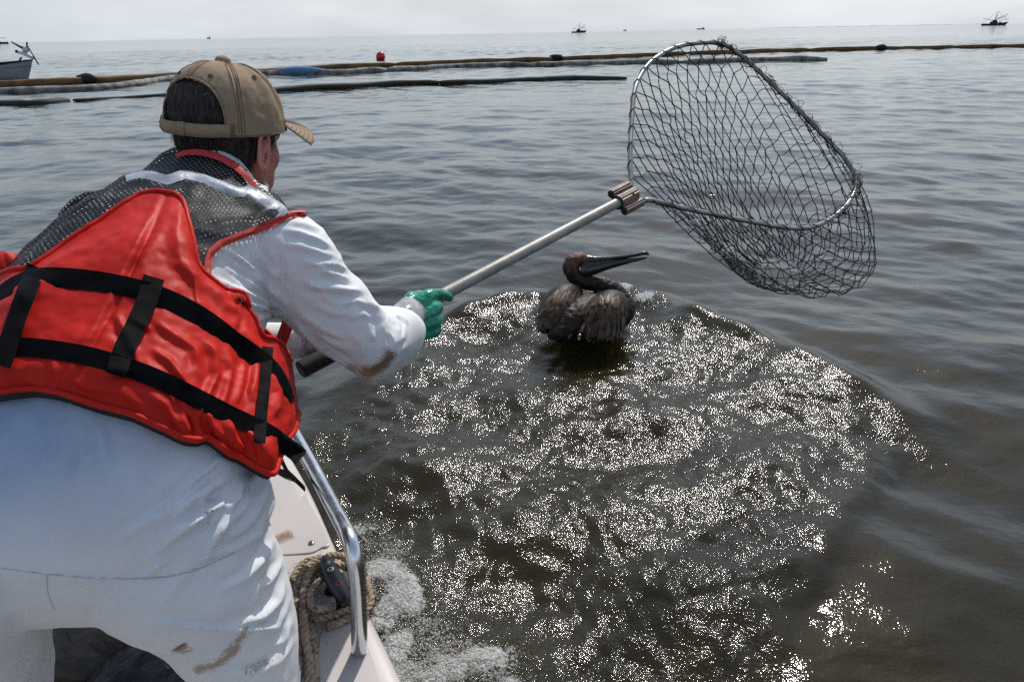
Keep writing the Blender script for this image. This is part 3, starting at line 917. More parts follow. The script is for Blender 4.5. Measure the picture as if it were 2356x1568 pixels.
# ------------------------------------------------------------------ red mooring buoy
M_RED = pmat('red buoy plastic', (0.62, 0.022, 0.03), rough=0.35, var=0.12, vscale=3)
cb = G(876, 137)
buoy = empty('buoy', tuple(cb), 'round red mooring buoy afloat beyond the booms', 'buoy')
R_ = np.array(Matrix.Rotation(0.5, 3, 'Y'))
V, F = sphere(cb + [0, 0, 0.2], (0.31, 0.31, 0.34), 20, 14, R_)
link('float', make_mesh('float', V, F), M_RED, buoy)
V, F = tube([cb + [-0.12, 0, -0.02], cb + [-0.26, 0, -0.06], cb + [-0.36, 0, -0.02]], [0.12, 0.10, 0.07], 10)
link('eye_collar', make_mesh('eye_collar', V, F), M_DARK, buoy)

# ------------------------------------------------------------------ skiff with a trolling motor, left
M_WHT = pmat('white boat paint', (0.34, 0.36, 0.39), rough=0.4, var=0.08, vscale=2)
M_NAVY = pmat('navy gunwale', (0.012, 0.016, 0.03), rough=0.5, var=0.2)
M_GREY = pmat('light grey housing', (0.62, 0.62, 0.64), rough=0.4, var=0.1)
def hull_mesh(L, beam, free, draft, flare=0.25, rake=0.5, n=22, m=15, sheer=0.25, tran=0.8):
    """bow at +x, origin at the waterline under the stem head"""
    rings = []
    for i in range(n):
        t = i / (n - 1)                                   # 0 transom .. 1 stem
        w = beam / 2 * (tran + (1 - tran) * math.sin(min(1, t * 2.2) * math.pi / 2)) * (1 - max(0, (t - 0.42) / 0.58) ** 2.1)
        w = max(w, 0.012)
        top = free * (1 + sheer * max(0, (t - 0.3) / 0.7) ** 2)
        row = []
        for j in range(m):
            a = -1 + 2 * j / (m - 1)
            d = abs(a)
            y = math.copysign(w * (min(1, d * 2.2) * (1 - flare) + flare * d), a)
            z = -draft + (top + draft) * d ** 2.1
            x = -L * (1 - t) - rake * t ** 3 * (1 - (z + draft) / (top + draft)) * 1.2
            row.append([x, y, z])
        rings.append(row)
    return np.array(rings)
gs = G(66, 181)
fb = empty('motor_skiff', tuple(gs), 'white skiff bow with dark gunwale and trolling motor beyond the yellow boom', 'boat')
az = math.radians(-4)
Rz = np.array([[math.cos(az), -math.sin(az), 0], [math.sin(az), math.cos(az), 0], [0, 0, 1]])
H = hull_mesh(5.2, 1.9, 0.64, 0.15, rake=0.45)
org = gs + np.array([0.05, 0.6, 0.0])
def toW(v): return np.asarray(v) @ Rz.T + org
V, F = loft(toW(H), cap=False, closed_u=False)
V = np.vstack([V, toW(H)[0].mean(0)[None]]); mm = H.shape[1]
F = list(F) + [(j, j + 1, len(V) - 1) for j in range(mm - 1)] + [(mm - 1, 0, len(V) - 1)]
link('hull', make_mesh('hull', V, F), M_WHT, fb)
for s in (0, -1):
    edge = toW(H[:, s])
    nxt = toW(H[:, 1 if s == 0 else -2])
    dn = nrm(nxt - edge)
    out = np.array([0, -1.0, 0]) if s == 0 else np.array([0, 1.0, 0])
    taper = np.linspace(0.36, 0.03, len(edge))[:, None]
    r0, r1, r2, r3 = edge + out * 0.02 + [0, 0, 0.015], edge + dn * taper + out * 0.03, edge + dn * taper - out * 0.02, edge - out * 0.05 + [0, 0, 0.015]
    V, F = loft(np.stack([r0, r1, r2, r3], 1))
    link('gunwale', make_mesh('gunwale', V, F), M_NAVY, fb)
dk = toW(np.stack([H[:, 0] * [1, 0.97, 1] - [0, 0, .22], H[:, -1] * [1, 0.97, 1] - [0, 0, .22]], 1))
V, F = loft(dk, cap=False, closed_u=False)
link('deck', make_mesh('deck', V, F), M_GREY, fb)
bowp = toW(H[-1, 0])
mot = empty('x', tuple(bowp), '', ''); mot.name = 'trolling_motor'
del mot['label'], mot['category']
mot.parent = fb; mot.matrix_parent_inverse = fb.matrix_world.inverted()
ez = np.array([0, 0, 1.0]); ex = Rz @ np.array([1.0, 0, 0])
V, F = tube([bowp - ex * .62 + ez * .34, bowp - ex * .34 + ez * .26, bowp + ex * .04 + ez * .08, bowp + ex * .12 + ez * .02], [.07, .085, .07, .03], 12)
link('pod', make_mesh('pod', V, F), M_GREY, mot)
V, F = tube([bowp - ex * .68 + ez * .36, bowp - ex * .56 + ez * .32], .075, 10)
link('pod_cap', make_mesh('pod_cap', V, F), M_BLK, mot)
V, F = tube([bowp - ex * .78 + ez * .76, bowp - ex * .45 + ez * .56, bowp - ex * .3 + ez * .5], [.03, .05, .07], 8)
link('tiller', make_mesh('tiller', V, F), M_BLK, mot)
V, F = tube([bowp - ex * .08 + ez * .7, bowp + ex * .02 + ez * .36, bowp + ex * .22 + ez * -.22], [.025, .025, .03], 8)
link('shaft', make_mesh('shaft', V, F), M_BLK, mot)
V, F = lump(bowp - ex * .2 + ez * .42, (.17, .09, .13), 6, 14, .2)
link('head', make_mesh('head', V, F), M_GREY, mot)
V, F = tube([bowp - ex * .12 + ez * .45, bowp - ex * .05 + ez * .7, bowp - ex * .01 + ez * .72], [.03, .035, .03], 8)
link('bracket', make_mesh('bracket', V, F), M_BLK, mot)
V, F = tube([bowp - ex * .5 + ez * .1, bowp - ex * .62 + ez * .0, bowp - ex * .6 - ez * .3], .04, 8)
link('fender_hook', make_mesh('fender_hook', V, F), M_BLK, fb)

# ------------------------------------------------------------------ shrimp boats on the horizon
M_SHIP = pmat('dark blue ship paint', (0.022, 0.040, 0.075), rough=0.6, var=0.2, vscale=0.4)
M_SHIPW = pmat('pale wheelhouse paint', (0.45, 0.48, 0.46), rough=0.6, var=0.1, vscale=0.4)
M_RIG = pmat('grey rigging steel', (0.13, 0.14, 0.16), rough=0.6, var=0.2)
def shrimper(x, y, dist, L, label, flip=1, cabin=True):
    d = CF + CR * ((x - CX) / FPX) + CU * ((CY - y) / FPX); d = d / np.hypot(d[0], d[1])
    o = np.array([d[0] * dist, d[1] * dist, 0.0])
    root = empty('shrimp_boat', tuple(o), label, 'ship', 'shrimp boats on the horizon')
    ex = np.array([d[1], -d[0], 0]) * flip; ey = np.array([d[0], d[1], 0]); ez = np.array([0, 0, 1.0])
    def T(v): v = np.asarray(v, float); return o + v[..., 0:1] * ex + v[..., 1:2] * ey + v[..., 2:3] * ez
    H = hull_mesh(L, L * .27, L * .085, L * .04, rake=L * .1, sheer=0.75)
    H[:, :, 0] += L * .5
    V, F = loft(T(H), cap=False, closed_u=False)
    link('hull', make_mesh('hull', V, F), M_SHIP, root)
    dk = np.stack([H[:, 0] - [0, 0, .1], H[:, -1] - [0, 0, .1]], 1); V, F = loft(T(dk), cap=False, closed_u=False)
    link('deck', make_mesh('deck', V, F), M_SHIP, root)
    def bx(name, x0, x1, z0, z1, w, mt, rk=0.0):
        v = np.array([[x0 + rk * (z == z1), yy, z] if xx == 0 else [x1 - rk * (z == z1), yy, z] for xx in (0, 1) for yy in (-w, w) for z in (z0, z1)])
        Fb = [(0, 1, 3, 2), (4, 6, 7, 5), (0, 4, 5, 1), (2, 3, 7, 6), (0, 2, 6, 4), (1, 5, 7, 3)]
        return link(name, make_mesh(name, T(v), Fb, False), mt, root)
    bx('wheelhouse', -L * .20, L * .12, L * .07, L * .165, L * .09, M_SHIP, L * .02)
    bx('pilot_house', -L * .12, L * .07, L * .16, L * .235, L * .08, M_SHIP, L * .025)
    bx('winch_house', L * .14, L * .24, L * .08, L * .15, L * .06, M_SHIPW)
    def bar(name, a, b, r):
        V, F = tube([T(np.array(a, float)), T(np.array(b, float))], r, 6); link(name, make_mesh(name, V, F), M_RIG, root)
    bar('mast', (0, 0, L * .2), (L * .03, 0, L * .58), L * .008)
    bar('mast', (-L * .03, 0, L * .2), (-L * .01, L * .05, L * .46), L * .011)
    bar('outrigger', (L * .02, 0, L * .26), (L * .42, L * .25, L * .47), L * .011)
    bar('outrigger', (L * .02, 0, L * .26), (L * .36, -L * .25, L * .36), L * .010)
    bar('outrigger', (L * .1, 0, L * .20), (L * .48, 0, L * .27), L * .009)
    bar('boom_pole', (-L * .12, 0, L * .22), (-L * .48, 0, L * .29), L * .009)
    bar('stay', (L * .03, 0, L * .58), (L * .46, 0, L * .15), L * .0035)
    bar('stay', (L * .03, 0, L * .58), (-L * .46, 0, L * .1), L * .0035)
shrimper(1332, 67, 1050, 21, 'small dark shrimp boat on the horizon between the cap and the net hoop', 1)
shrimper(2287, 57, 840, 21, 'dark blue shrimp boat with raised outriggers at the far right of the horizon', 1)
shrimper(-8, 104, 900, 21, 'shrimp boat half cut off behind the white skiff at the left edge', -1)
M_FAR = pmat('far dull vessel', (0.16, 0.17, 0.19), rough=0.7, var=0.1)
for x, y, dist, L, nm, lb, cat in [(1437, 66, 4200, 16, 'barge', 'tiny low barge on the horizon just right of the small shrimp boat', 'barge'),
                              (1612, 63, 3800, 38, 'barge', 'long flat barge on the horizon above the top of the net hoop', 'barge'),
                              (480, 86, 3600, 14, 'barge', 'faint speck of a barge on the horizon above the brown cap', 'barge')]:
    d = CF + CR * ((x - CX) / FPX) + CU * ((CY - y) / FPX); d = d / np.hypot(d[0], d[1])
    o = np.array([d[0] * dist, d[1] * dist, 0.0]); mb = MB()
    root = empty(nm, tuple(o), lb, cat)
    V, F = box(o + [0, 0, 2.0], L, 8, 6); link('hull', make_mesh('hull', V, F, False), M_FAR, root)
    V, F = box(o + [L * .3, 0, 7], L * .2, 5, 4.4); link('deck_house', make_mesh('deck_house', V, F, False), M_FAR, root)
d = nrm(np.array([0.40, 0.92, 0])); t_ = np.array([d[1], -d[0], 0])
xs = np.linspace(-700, 1500, 60); mbr = []
for k, zz in ((0, -1), (1, 1)):
    pass
rows = []
for s_ in (-60, -20, 20, 60):
    hh = 5.5 * np.clip(1 - (np.abs(xs - 300) / 1100) ** 4, 0, 1) * (0.6 + 0.4 * vnoise(np.c_[xs * .02, xs * 0, xs * 0], 1, 3)) * (1 if abs(s_) < 30 else 0)
    rows.append(np.array([d * (7800 + s_) + t_ * x for x in xs]) + np.c_[xs * 0, xs * 0, hh - (0 if abs(s_) < 30 else 2)])
V, F = loft(rows, cap=False, closed_u=False)
link('far_shore', make_mesh('far_shore', V, F), pmat('far marsh', (0.14, 0.16, 0.14), rough=0.9), kind='structure')
# ------------------------------------------------------------------ landing net
def pole_pt(x):
    """point of the pole axis above photo column x"""
    y = 850 + (x - 690) * (455 - 850) / 750.0
    iz = 0.731 + (x - 690) * (0.5128 - 0.731) / 750.0
    return W(x, y, 1 / iz)
PG, PC = pole_pt(690), pole_pt(1440)
AX = nrm(PC - PG)
PM = pole_pt(1800)                                  # middle of the far side of the hoop
net = empty('landing_net', tuple(pole_pt(985)), 'long-handled landing net with aluminium pole and dark knotted netting held over the water', 'landing net')
M_POLE = pmat('worn aluminium pole', (0.33, 0.31, 0.27), rough=0.5, var=0.16, vscale=25, metallic=0.25, bump=0.35, bscale=240, bdist=0.0012, rvar=0.08)
M_HOOP = pmat('dull aluminium hoop', (0.36, 0.36, 0.35), rough=0.38, var=0.3, vscale=14, metallic=0.8, col2=(0.12, 0.105, 0.09))
M_GRIP = pmat('black foam grip', (0.014, 0.014, 0.015), rough=0.75, var=0.4, vscale=120, bump=0.5, bscale=700, bdist=0.001)
M_CLAMP = pmat('scuffed brown clamp', (0.26, 0.17, 0.13), rough=0.45, var=0.5, vscale=40, metallic=0.3, col2=(0.07, 0.045, 0.04))
M_CORD = pmat('dark blue green netting twine', (0.012, 0.016, 0.026), rough=0.6, var=0.4, vscale=120)
s_grip = pole_pt(905)
pp = np.linspace(0, 1, 40)[:, None]
P = s_grip - AX * 0.05 + (PC + AX * 0.01 - s_grip + AX * 0.05) * pp
V, F = tube(P, 0.0145, 20); pole = link('pole', make_mesh('pole', V, F), M_POLE, net)
gl = np.linalg.norm(s_grip - PG)
tt = np.array([0, .002, .008, .02, .5, .97, 1.0]); rr_ = np.array([.013, .017, .0182, .0186, .0186, .0184, .0165])
V, F = tube([PG + AX * gl * t for t in tt], rr_, 20); link('grip', make_mesh('grip', V, F), M_GRIP, net)

T0 = W(1596, 62, 1 / 0.4215); R0 = W(2022, 462, 1 / 0.4215)
Wd = nrm(T0 - R0); Wd = nrm(Wd - AX * (Wd @ AX))
PN = nrm(np.cross(AX, Wd))                          # hoop plane normal
def hoop_pt(x, y):
    d = W(x, y, 1.0) - CAM
    t = ((PC - CAM) @ PN) / (d @ PN)
    return CAM + d * t
HP = [(1452, 438), (1449, 360), (1452, 290), (1458, 215), (1474, 172), (1503, 137), (1555, 108), (1612, 98), (1660, 101), (1700, 124), (1750, 168), (1830, 246), (1905, 322),
      (1945, 366), (1966, 405), (1966, 438), (1944, 474), (1902, 508), (1856, 523), (1800, 522), (1720, 508), (1630, 490), (1540, 471), (1500, 460), (1478, 461)]
hoop = resample(cr_spline([hoop_pt(*q) for q in HP], 10), 160)
V, F = tube(hoop, 0.0075, 12); hoop_o = link('hoop', make_mesh('hoop', V, F), M_HOOP, net)

clamp = empty('x', tuple(PC), '', ''); clamp.name = 'clamp'; del clamp['label'], clamp['category']
clamp.parent = net; clamp.matrix_parent_inverse = net.matrix_world.inverted()
def ribbed(c, half, r, ribs, mat, name):
    a = np.linspace(0, 2 * np.pi, 48, endpoint=False)
    rad = r * (1 + 0.05 * np.sign(np.sin(a * ribs)))
    n1 = Wd; n2 = PN
    rings = []
    for s in (-half, -half * .96, half * .96, half):
        k = 0.9 if abs(s) == half else 1
        rings.append(c + AX * s + (np.cos(a) * rad * k)[:, None] * n1 + (np.sin(a) * rad * k)[:, None] * n2)
    V, F = loft(rings); return link(name, make_mesh(name, V, F, False), mat, clamp)
ribbed(PC + AX * .0, .040, .0195, 14, M_CLAMP, 'sleeve')
V, F = tube([PC - AX * .041, PC - AX * .0375], .0205, 24); link('sleeve_ring', make_mesh('sleeve_ring', V, F), M_DARK, clamp)
for s in (1, -1):
    c = PC + Wd * s * .0305 + AX * .002
    ribbed(c, .042, .0125, 10, M_CLAMP, 'side_tube')
    V, F = tube([c - AX * .0422, c - AX * .043], [.0105, .0105], 16); link('end_plug', make_mesh('end_plug', V, F), M_DARK, clamp)
cn_ = nrm(CAM - PC); cn_ = nrm(cn_ - AX * (cn_ @ AX))
V, F = tube([PC + AX * .012 + cn_ * .017, PC + AX * .012 + cn_ * .0212], .0038, 12); link('bolt', make_mesh('bolt', V, F), M_DARK, clamp)

# --- netting: knots hung from the hoop and settled under gravity and a light breeze
def hang_net():
    r = np.random.default_rng(21)
    NA, NR = 38, 18
    rim = resample(hoop[3:-3], NA)
    ctr = rim.mean(0)
    side = 1 if PN[2] < 0 else -1
    mesh = 0.0505
    down = nrm(np.array([0.0, 0.0, -1.0]) + CR * 0.28 + CF * 0.12)
    X = np.zeros((NR, NA, 3))
    for j in range(NR):
        t = j / (NR - 1)
        sh = 0.5 * (j % 2)
        base = np.array([rim[int(i)] * (1 - (sh if i + 1 < NA else 0)) + rim[min(int(i) + 1, NA - 1)] * (sh if i + 1 < NA else 0) for i in range(NA)])
        k = 1 - 0.25 * t
        X[j] = ctr + (base - ctr) * k + down * (0.62 * t)
    X[0] = rim
    idx = np.arange(NR * NA).reshape(NR, NA)
    E = []
    for j in range(NR - 1):
        for i in range(NA):
            E.append((idx[j, i], idx[j + 1, i], j % 2 * 2 + 0))
            i2 = (i + 1) % NA if j % 2 else (i - 1) % NA
            if (i2 == 0 and i == NA - 1) or (i2 == NA - 1 and i == 0): 
                pass
            E.append((idx[j, i], idx[j + 1, i2], j % 2 * 2 + 1))
    E = np.array(E)
    rest = mesh * (1 + 0.06 * r.normal(0, 1, len(E)))
    last = E[:, 1] // NA
    
    # bottom knots drawn together by a cord
    RING = [.066, .054, .042, .030, .020, .0115]
    B = np.array([(idx[NR - 1, i], idx[NR - 1, (i + 1) % NA], 0) for i in range(NA)])
    P = X.reshape(-1, 3).copy(); Q = P.copy()
    free = np.ones(len(P)); free[:NA] = 0
    g = np.array([0, 0, -9.8]); wind = (CR * 9.5 + CF * 1.0 + 0 * CU)
    ph = r.uniform(0, 6, 3)
    dt = 1 / 40
    cons = [(E[E[:, 2] == c][:, :2], rest[E[:, 2] == c]) for c in range(4)]
    B = np.array([(idx[NR - 1, (i + o) % NA], idx[NR - 1, (NA - 1 - i + o) % NA], 0) for o in (3, 13) for i in range(1, NA // 2 - 1, 3)])
    for k, sp in enumerate(RING):
        j = NR - len(RING) + k
        e = np.array([(idx[j, i], idx[j, (i + 1) % NA]) for i in range(NA)])
        cons += [(e[0::2], np.full(len(e[0::2]), sp)), (e[1::2], np.full(len(e[1::2]), sp))]
    for step in range(260):
        vel = (P - Q) * 0.955
        gust = wind * (1 + 0.3 * np.sin(step * 0.11 + P[:, :1] * 7 + ph[0]))
        Q = P.copy()
        axis = P.mean(0); rad = (P - axis) * [1, 1, 0.3]; rad = rad / (np.linalg.norm(rad, axis=1, keepdims=True) + 1e-6)
        P = P + (vel + (g + gust + rad * 1.3) * dt * dt) * free[:, None]
        for it in range(14):
            for e, l in cons:
                a, b = e[:, 0], e[:, 1]
                d = P[b] - P[a]; n = np.linalg.norm(d, axis=1) + 1e-9
                wa, wb = free[a], free[b]; w = wa + wb; w[w == 0] = 1
                c = ((n - l) / n / w); c = np.where(n > l, c, c * 0.02)[:, None] * d
                np.add.at(P, a, c * wa[:, None]); np.add.at(P, b, -c * wb[:, None])
    return P, E, B
NP_, NE, NB = hang_net()
r_ = np.random.default_rng(5)
mbn = []
def cords(P, E, r, sag, rng, k=4, sides=4):
    a, b = P[E[:, 0]], P[E[:, 1]]
    n = len(E); t = np.linspace(0, 1, k + 1)
    d = nrm(b - a); L = np.linalg.norm(b - a, axis=1)
    slack = np.clip(0.055 - L, 0.002, 0.02)
    bow = rng.normal(0, 1, (n, 3)); bow -= d * (bow * d).sum(1, keepdims=True); bow = nrm(bow) * (slack * sag)[:, None] + np.array([0, 0, -0.25]) * (slack * sag)[:, None]
    C = a[:, None] + (b - a)[:, None] * t[None, :, None] + bow[:, None] * np.sin(np.pi * t)[None, :, None] + 0.3 * np.roll(bow, 1, 1)[:, None] * np.sin(2 * np.pi * t)[None, :, None]
    u = nrm(np.cross(d, [0.31, 0.2, 0.93])); v = np.cross(d, u)
    ang = np.linspace(0, 2 * np.pi, sides, endpoint=False)
    ring = np.cos(ang)[None, :, None] * u[:, None] + np.sin(ang)[None, :, None] * v[:, None]
    V = (C[:, :, None] + r * ring[:, None]).reshape(-1, 3)
    q = []
    base = np.arange(n) * (k + 1) * sides
    for s in range(k):
        for j in range(sides):
            j2 = (j + 1) % sides
            q.append(np.stack([base + s * sides + j, base + s * sides + j2, base + (s + 1) * sides + j2, base + (s + 1) * sides + j], 1))
    return V, np.vstack(q)
V1, Q1 = cords(NP_, NE[:, :2], 0.0018, 0.6, r_)
V2, Q2 = cords(NP_, NB[:, :2], 0.0016, 0.3, r_)
V = np.vstack([V1, V2]); Q = np.vstack([Q1, Q2 + len(V1)])
link('netting', fast_mesh('netting', V, Q), M_CORD, net, kind='stuff')
mb = MB()
for i in range(38, len(NP_)):
    R = np.array(Matrix.Rotation(r_.uniform(0, 6), 3, Vector(r_.normal(0, 1, 3)).normalized()))
    mb.add(*sphere(NP_[i], (0.0042, 0.0028, 0.0028), 6, 4, R))
V, F = mb.arrays(); link('knots', make_mesh('knots', V, F), M_CORD, net, kind='stuff')
# lashing that winds round the hoop
hh = resample(hoop[2:-2], 900)
T_, N_, B_ = frames(hh)
s_ = np.linspace(0, 1, 900); a_ = 2 * np.pi * 38 * s_
lash = hh + 0.0087 * (np.cos(a_)[:, None] * N_ + np.sin(a_)[:, None] * B_)
V, F = tube(lash, 0.0012, 4); link('lashing', make_mesh('lashing', V, F), M_CORD, net)
# bunched slack mesh tied along the far side of the hoop
mb = MB()
for k in range(150):
    i = int(np.clip(r_.normal(0.53, 0.12), 0.36, 0.97) * 159)
    c = hoop[i]; rad = r_.uniform(0.008, 0.02)
    n1 = nrm(r_.normal(0, 1, 3)); n2 = nrm(np.cross(n1, r_.normal(0, 1, 3)))
    a = np.linspace(0, r_.uniform(3, 6.2), 12)
    q = c + r_.normal(0, .006, 3) + (np.cos(a) * rad)[:, None] * n1 + (np.sin(a) * rad * 1.3)[:, None] * n2
    mb.add(*tube(q, 0.001, 4, caps=False))
V, F = mb.arrays(); link('slack_loops', make_mesh('slack_loops', V, F), M_CORD, net, kind='stuff')

# ------------------------------------------------------------------ pelican
ZP = 3.70
pel = empty('pelican', tuple(G(1345, 772)), 'oil-covered brown pelican swimming on the bow wave with its bill open', 'bird')
M_PBODY = pmat('oiled dark brown plumage', (0.040, 0.025, 0.016), rough=0.5, var=0.5, vscale=30, col2=(0.008, 0.006, 0.005), bump=0.6, bscale=60, bdist=0.006, stretch=(1, 1, 0.4), spec=0.2)
M_PHEAD = pmat('rust brown head feathers', (0.17, 0.052, 0.022), rough=0.6, var=0.4, vscale=40, col2=(0.05, 0.018, 0.011), bump=0.6, bscale=120, bdist=0.004)
M_PBILL = pmat('oily dark bill', (0.030, 0.022, 0.022), rough=0.24, var=0.5, vscale=25, col2=(0.010, 0.008, 0.009), bump=0.4, bscale=60, bdist=0.004, coat=0.3)
M_FEA = pmat('wet brown feather', (0.14, 0.085, 0.05), rough=0.42, var=0.5, vscale=26, col2=(0.014, 0.009, 0.007), bump=0.5, bscale=160, bdist=0.003, spec=0.25)
M_FEA2 = pmat('black oily flight feather', (0.035, 0.028, 0.026), rough=0.25, var=0.6, vscale=14, col2=(0.006, 0.006, 0.007), bump=0.5, bscale=120, bdist=0.003)
def blob(pts, m=18, sub=5):
    """loft of round sections: (x, y, depth offset, radius px, flatten)"""
    C = cr_spline([W(q[0], q[1], ZP + q[2]) for q in pts], sub)
    Rr = cr_spline(np.array([[q[3] * ZP / FPX] for q in pts]), sub)[:, 0]
    return tube(C, Rr, m)
k = ZP / FPX
Bf = nrm(W(1420, 690, ZP + 0.10) - W(1285, 745, ZP - 0.10))
parts = [blob([(1262, 772, -.20, 6), (1285, 762, -.16, 26), (1310, 745, -.10, 46), (1345, 735, -.02, 58), (1385, 725, .05, 58), (1415, 712, .10, 44), (1436, 706, .14, 14)], 24),
         blob([(1408, 735, .06, 30), (1425, 712, .10, 36), (1418, 684, .11, 30), (1404, 666, .10, 24), (1384, 655, .09, 20), (1358, 650, .08, 18.5), (1334, 643, .07, 18.5), (1318, 630, .06, 18), (1312, 614, .05, 18.5), (1318, 601, .05, 19.5), (1332, 596, .05, 17), (1346, 598, .05, 14), (1356, 600, .05, 9)], 16)]
V, F = remesh('pelican', parts, 0.0065, 5)
N = vnormals(V, F)
V = V + N * (0.004 * fbm(V, 40, 3, 5) + 0.002 * fbm(V * [1, 1, .3], 120, 2, 7))[:, None]
me = make_mesh('body', V, F)
me.materials.append(M_PBODY); me.materials.append(M_PHEAD)
p, z = proj(V)
fp = np.array([p[list(f)].mean(0) for f in F])
wh = (fp[:, 1] < 618 - 0.55 * (1338 - fp[:, 0]) * 0 + 9 * np.sin(fp[:, 0] * .4)) & (fp[:, 0] < 1365)
me.polygons.foreach_set('material_index', wh.astype(np.int32))
body = link('body', me, None, pel)

def bill(name, pts, flatz, mat):
    rings = []
    n = len(pts)
    C = np.array([W(q[0], q[1], ZP + q[2]) for q in pts])
    T = nrm(np.gradient(C, axis=0))
    for i, q in enumerate(pts):
        side = nrm(np.cross(T[i], CU)); up = nrm(np.cross(side, T[i]))
        a = np.linspace(0, 2 * np.pi, 12, endpoint=False)
        rings.append(C[i] + (np.cos(a) * q[4] * k)[:, None] * side + (np.sin(a) * q[3] * k)[:, None] * up)
    V, F = loft(rings)
    return link(name, make_mesh(name, V, F), mat, pel)
dz = .03
up_ = [(1338, 597, .05, 13, 12), (1352, 596, .05, 11, 12), (1372, 596, .045, 8, 11), (1400, 594, .035, 6, 9.5), (1430, 590.5, .02, 4.8, 9), (1460, 586, .01, 4.2, 9), (1480, 581.5, .0, 4.4, 8), (1487, 581, -.002, 4.6, 6), (1490.5, 584, -.003, 3.0, 3.5), (1490.5, 588, -.003, 1.2, 1.5)]
bill('upper_bill', up_, 1, M_PBILL)
lo_ = [(1336, 616, .05, 22, 14), (1352, 616, .05, 20, 13), (1372, 612, .045, 17, 12), (1395, 607, .037, 13, 11), (1420, 603.5, .027, 9, 10), (1445, 599.5, .016, 6.2, 9), (1468, 596, .008, 4.2, 8), (1482, 593, .002, 3, 5), (1489, 591, .0, 1.2, 2)]
bill('pouch_bill', lo_, 1, M_PBILL)
e = W(1342, 597, ZP + .05) + nrm(CAM - W(1342, 597, ZP)) * 0.036
V, F = sphere(e, .006, 10, 8); link('eye', make_mesh('eye', V, F), M_DARK, pel)

# wings: a soft pad each, shingled with feathers
def feather(base, tip, nor, w, curl, rng):
    d = tip - base; L = np.linalg.norm(d); d = d / L
    s = nrm(np.cross(d, nor)); n = nrm(np.cross(s, d))
    prof = [(0, .35), (.2, .8), (.5, 1.0), (.8, .85), (.95, .5), (1.0, .08)]
    V = []
    for t, ww in prof:
        c = base + d * L * t + n * (curl * math.sin(t * 2.2) - .25 * curl)
        V += [c - s * w * ww, c + n * w * .28, c + s * w * ww]
    F = []
    for i in range(len(prof) - 1):
        F += [(i * 3, i * 3 + 1, i * 3 + 4, i * 3 + 3), (i * 3 + 1, i * 3 + 2, i * 3 + 5, i * 3 + 4)]
    return V, F
def wing(pad, rows, label_seed, prim):
    rng = np.random.default_rng(label_seed)
    Vp, Fp = remesh('wing', pad, 0.008, 6)
    w = link('wing', make_mesh('wing', Vp, Fp), M_PBODY, pel)
    tree = bvh(Vp, Fp)
    covert, flight = MB(), MB()
    for (x0, y0, x1, y1, n, ln, dx, dy, wd, fl) in rows:
        for i in range(n):
            t = (i + rng.uniform(-.3, .3)) / max(1, n - 1)
            x, y = x0 + (x1 - x0) * t + rng.normal(0, 2), y0 + (y1 - y0) * t + rng.normal(0, 2)
            loc, nr = ray(tree, x, y)
            if loc is None: continue
            x2, y2 = x + dx * ln * rng.uniform(.8, 1.2) + rng.normal(0, 2), y + dy * ln * rng.uniform(.8, 1.2)
            loc2, nr2 = ray(tree, x2, y2)
            if loc2 is None:
                zz = (loc - CAM) @ CF - 0.02; loc2 = W(x2, y2, zz); nr2 = nr
            (flight if fl else covert).add(*feather(loc + nr * .004, loc2 + nr2 * .009, nr, wd * k * rng.uniform(.8, 1.2), .004, rng))
    link('covert_feathers', covert.mesh('covert_feathers'), M_FEA, w, kind='stuff')
    for (bx, by, tx, ty, dzb, dzt, wd) in prim:
        b_ = W(bx, by, ZP + dzb); t_ = W(tx, ty, ZP + dzt)
        nr = nrm(CAM - b_ + np.array([0, 0, .6]))
        V, F = feather(b_, t_, nr, wd * k, .008, rng)
        link('flight_feather', make_mesh('flight_feather', V, F), M_FEA2, w)
    return w
# right-hand wing
wing([blob([(1432, 690, .02, 14), (1412, 700, -.04, 38), (1390, 722, -.10, 46), (1366, 748, -.14, 36), (1348, 772, -.17, 16)], 18)],
     [(1358, 684, 1432, 694, 22, 44, -.16, 1, 3.2, 0), (1354, 698, 1436, 708, 24, 46, -.18, 1, 3.2, 0), (1350, 714, 1434, 724, 24, 46, -.2, 1, 3.2, 0), (1346, 730, 1428, 742, 22, 40, -.25, 1, 3.2, 0), (1362, 690, 1432, 700, 13, 34, -.18, 1, 4.5, 0), (1356, 704, 1434, 716, 14, 36, -.2, 1, 5.5, 0), (1352, 720, 1430, 734, 14, 36, -.25, 1, 5.5, 0), (1350, 738, 1420, 752, 12, 32, -.35, 1, 5, 0), (1360, 680, 1424, 682, 11, 26, -.1, 1, 5, 0), (1350, 730, 1412, 738, 10, 34, -.2, 1, 5, 0)],
     31, [(1438, 720, 1362, 790, -.02, -.22, 6), (1436, 728, 1372, 788, -.02, -.22, 5.5), (1434, 736, 1384, 784, -.03, -.2, 5.5), (1432, 742, 1394, 780, -.03, -.18, 5), (1428, 730, 1350, 786, -.05, -.22, 6), (1434, 716, 1400, 770, -.02, -.16, 6)])
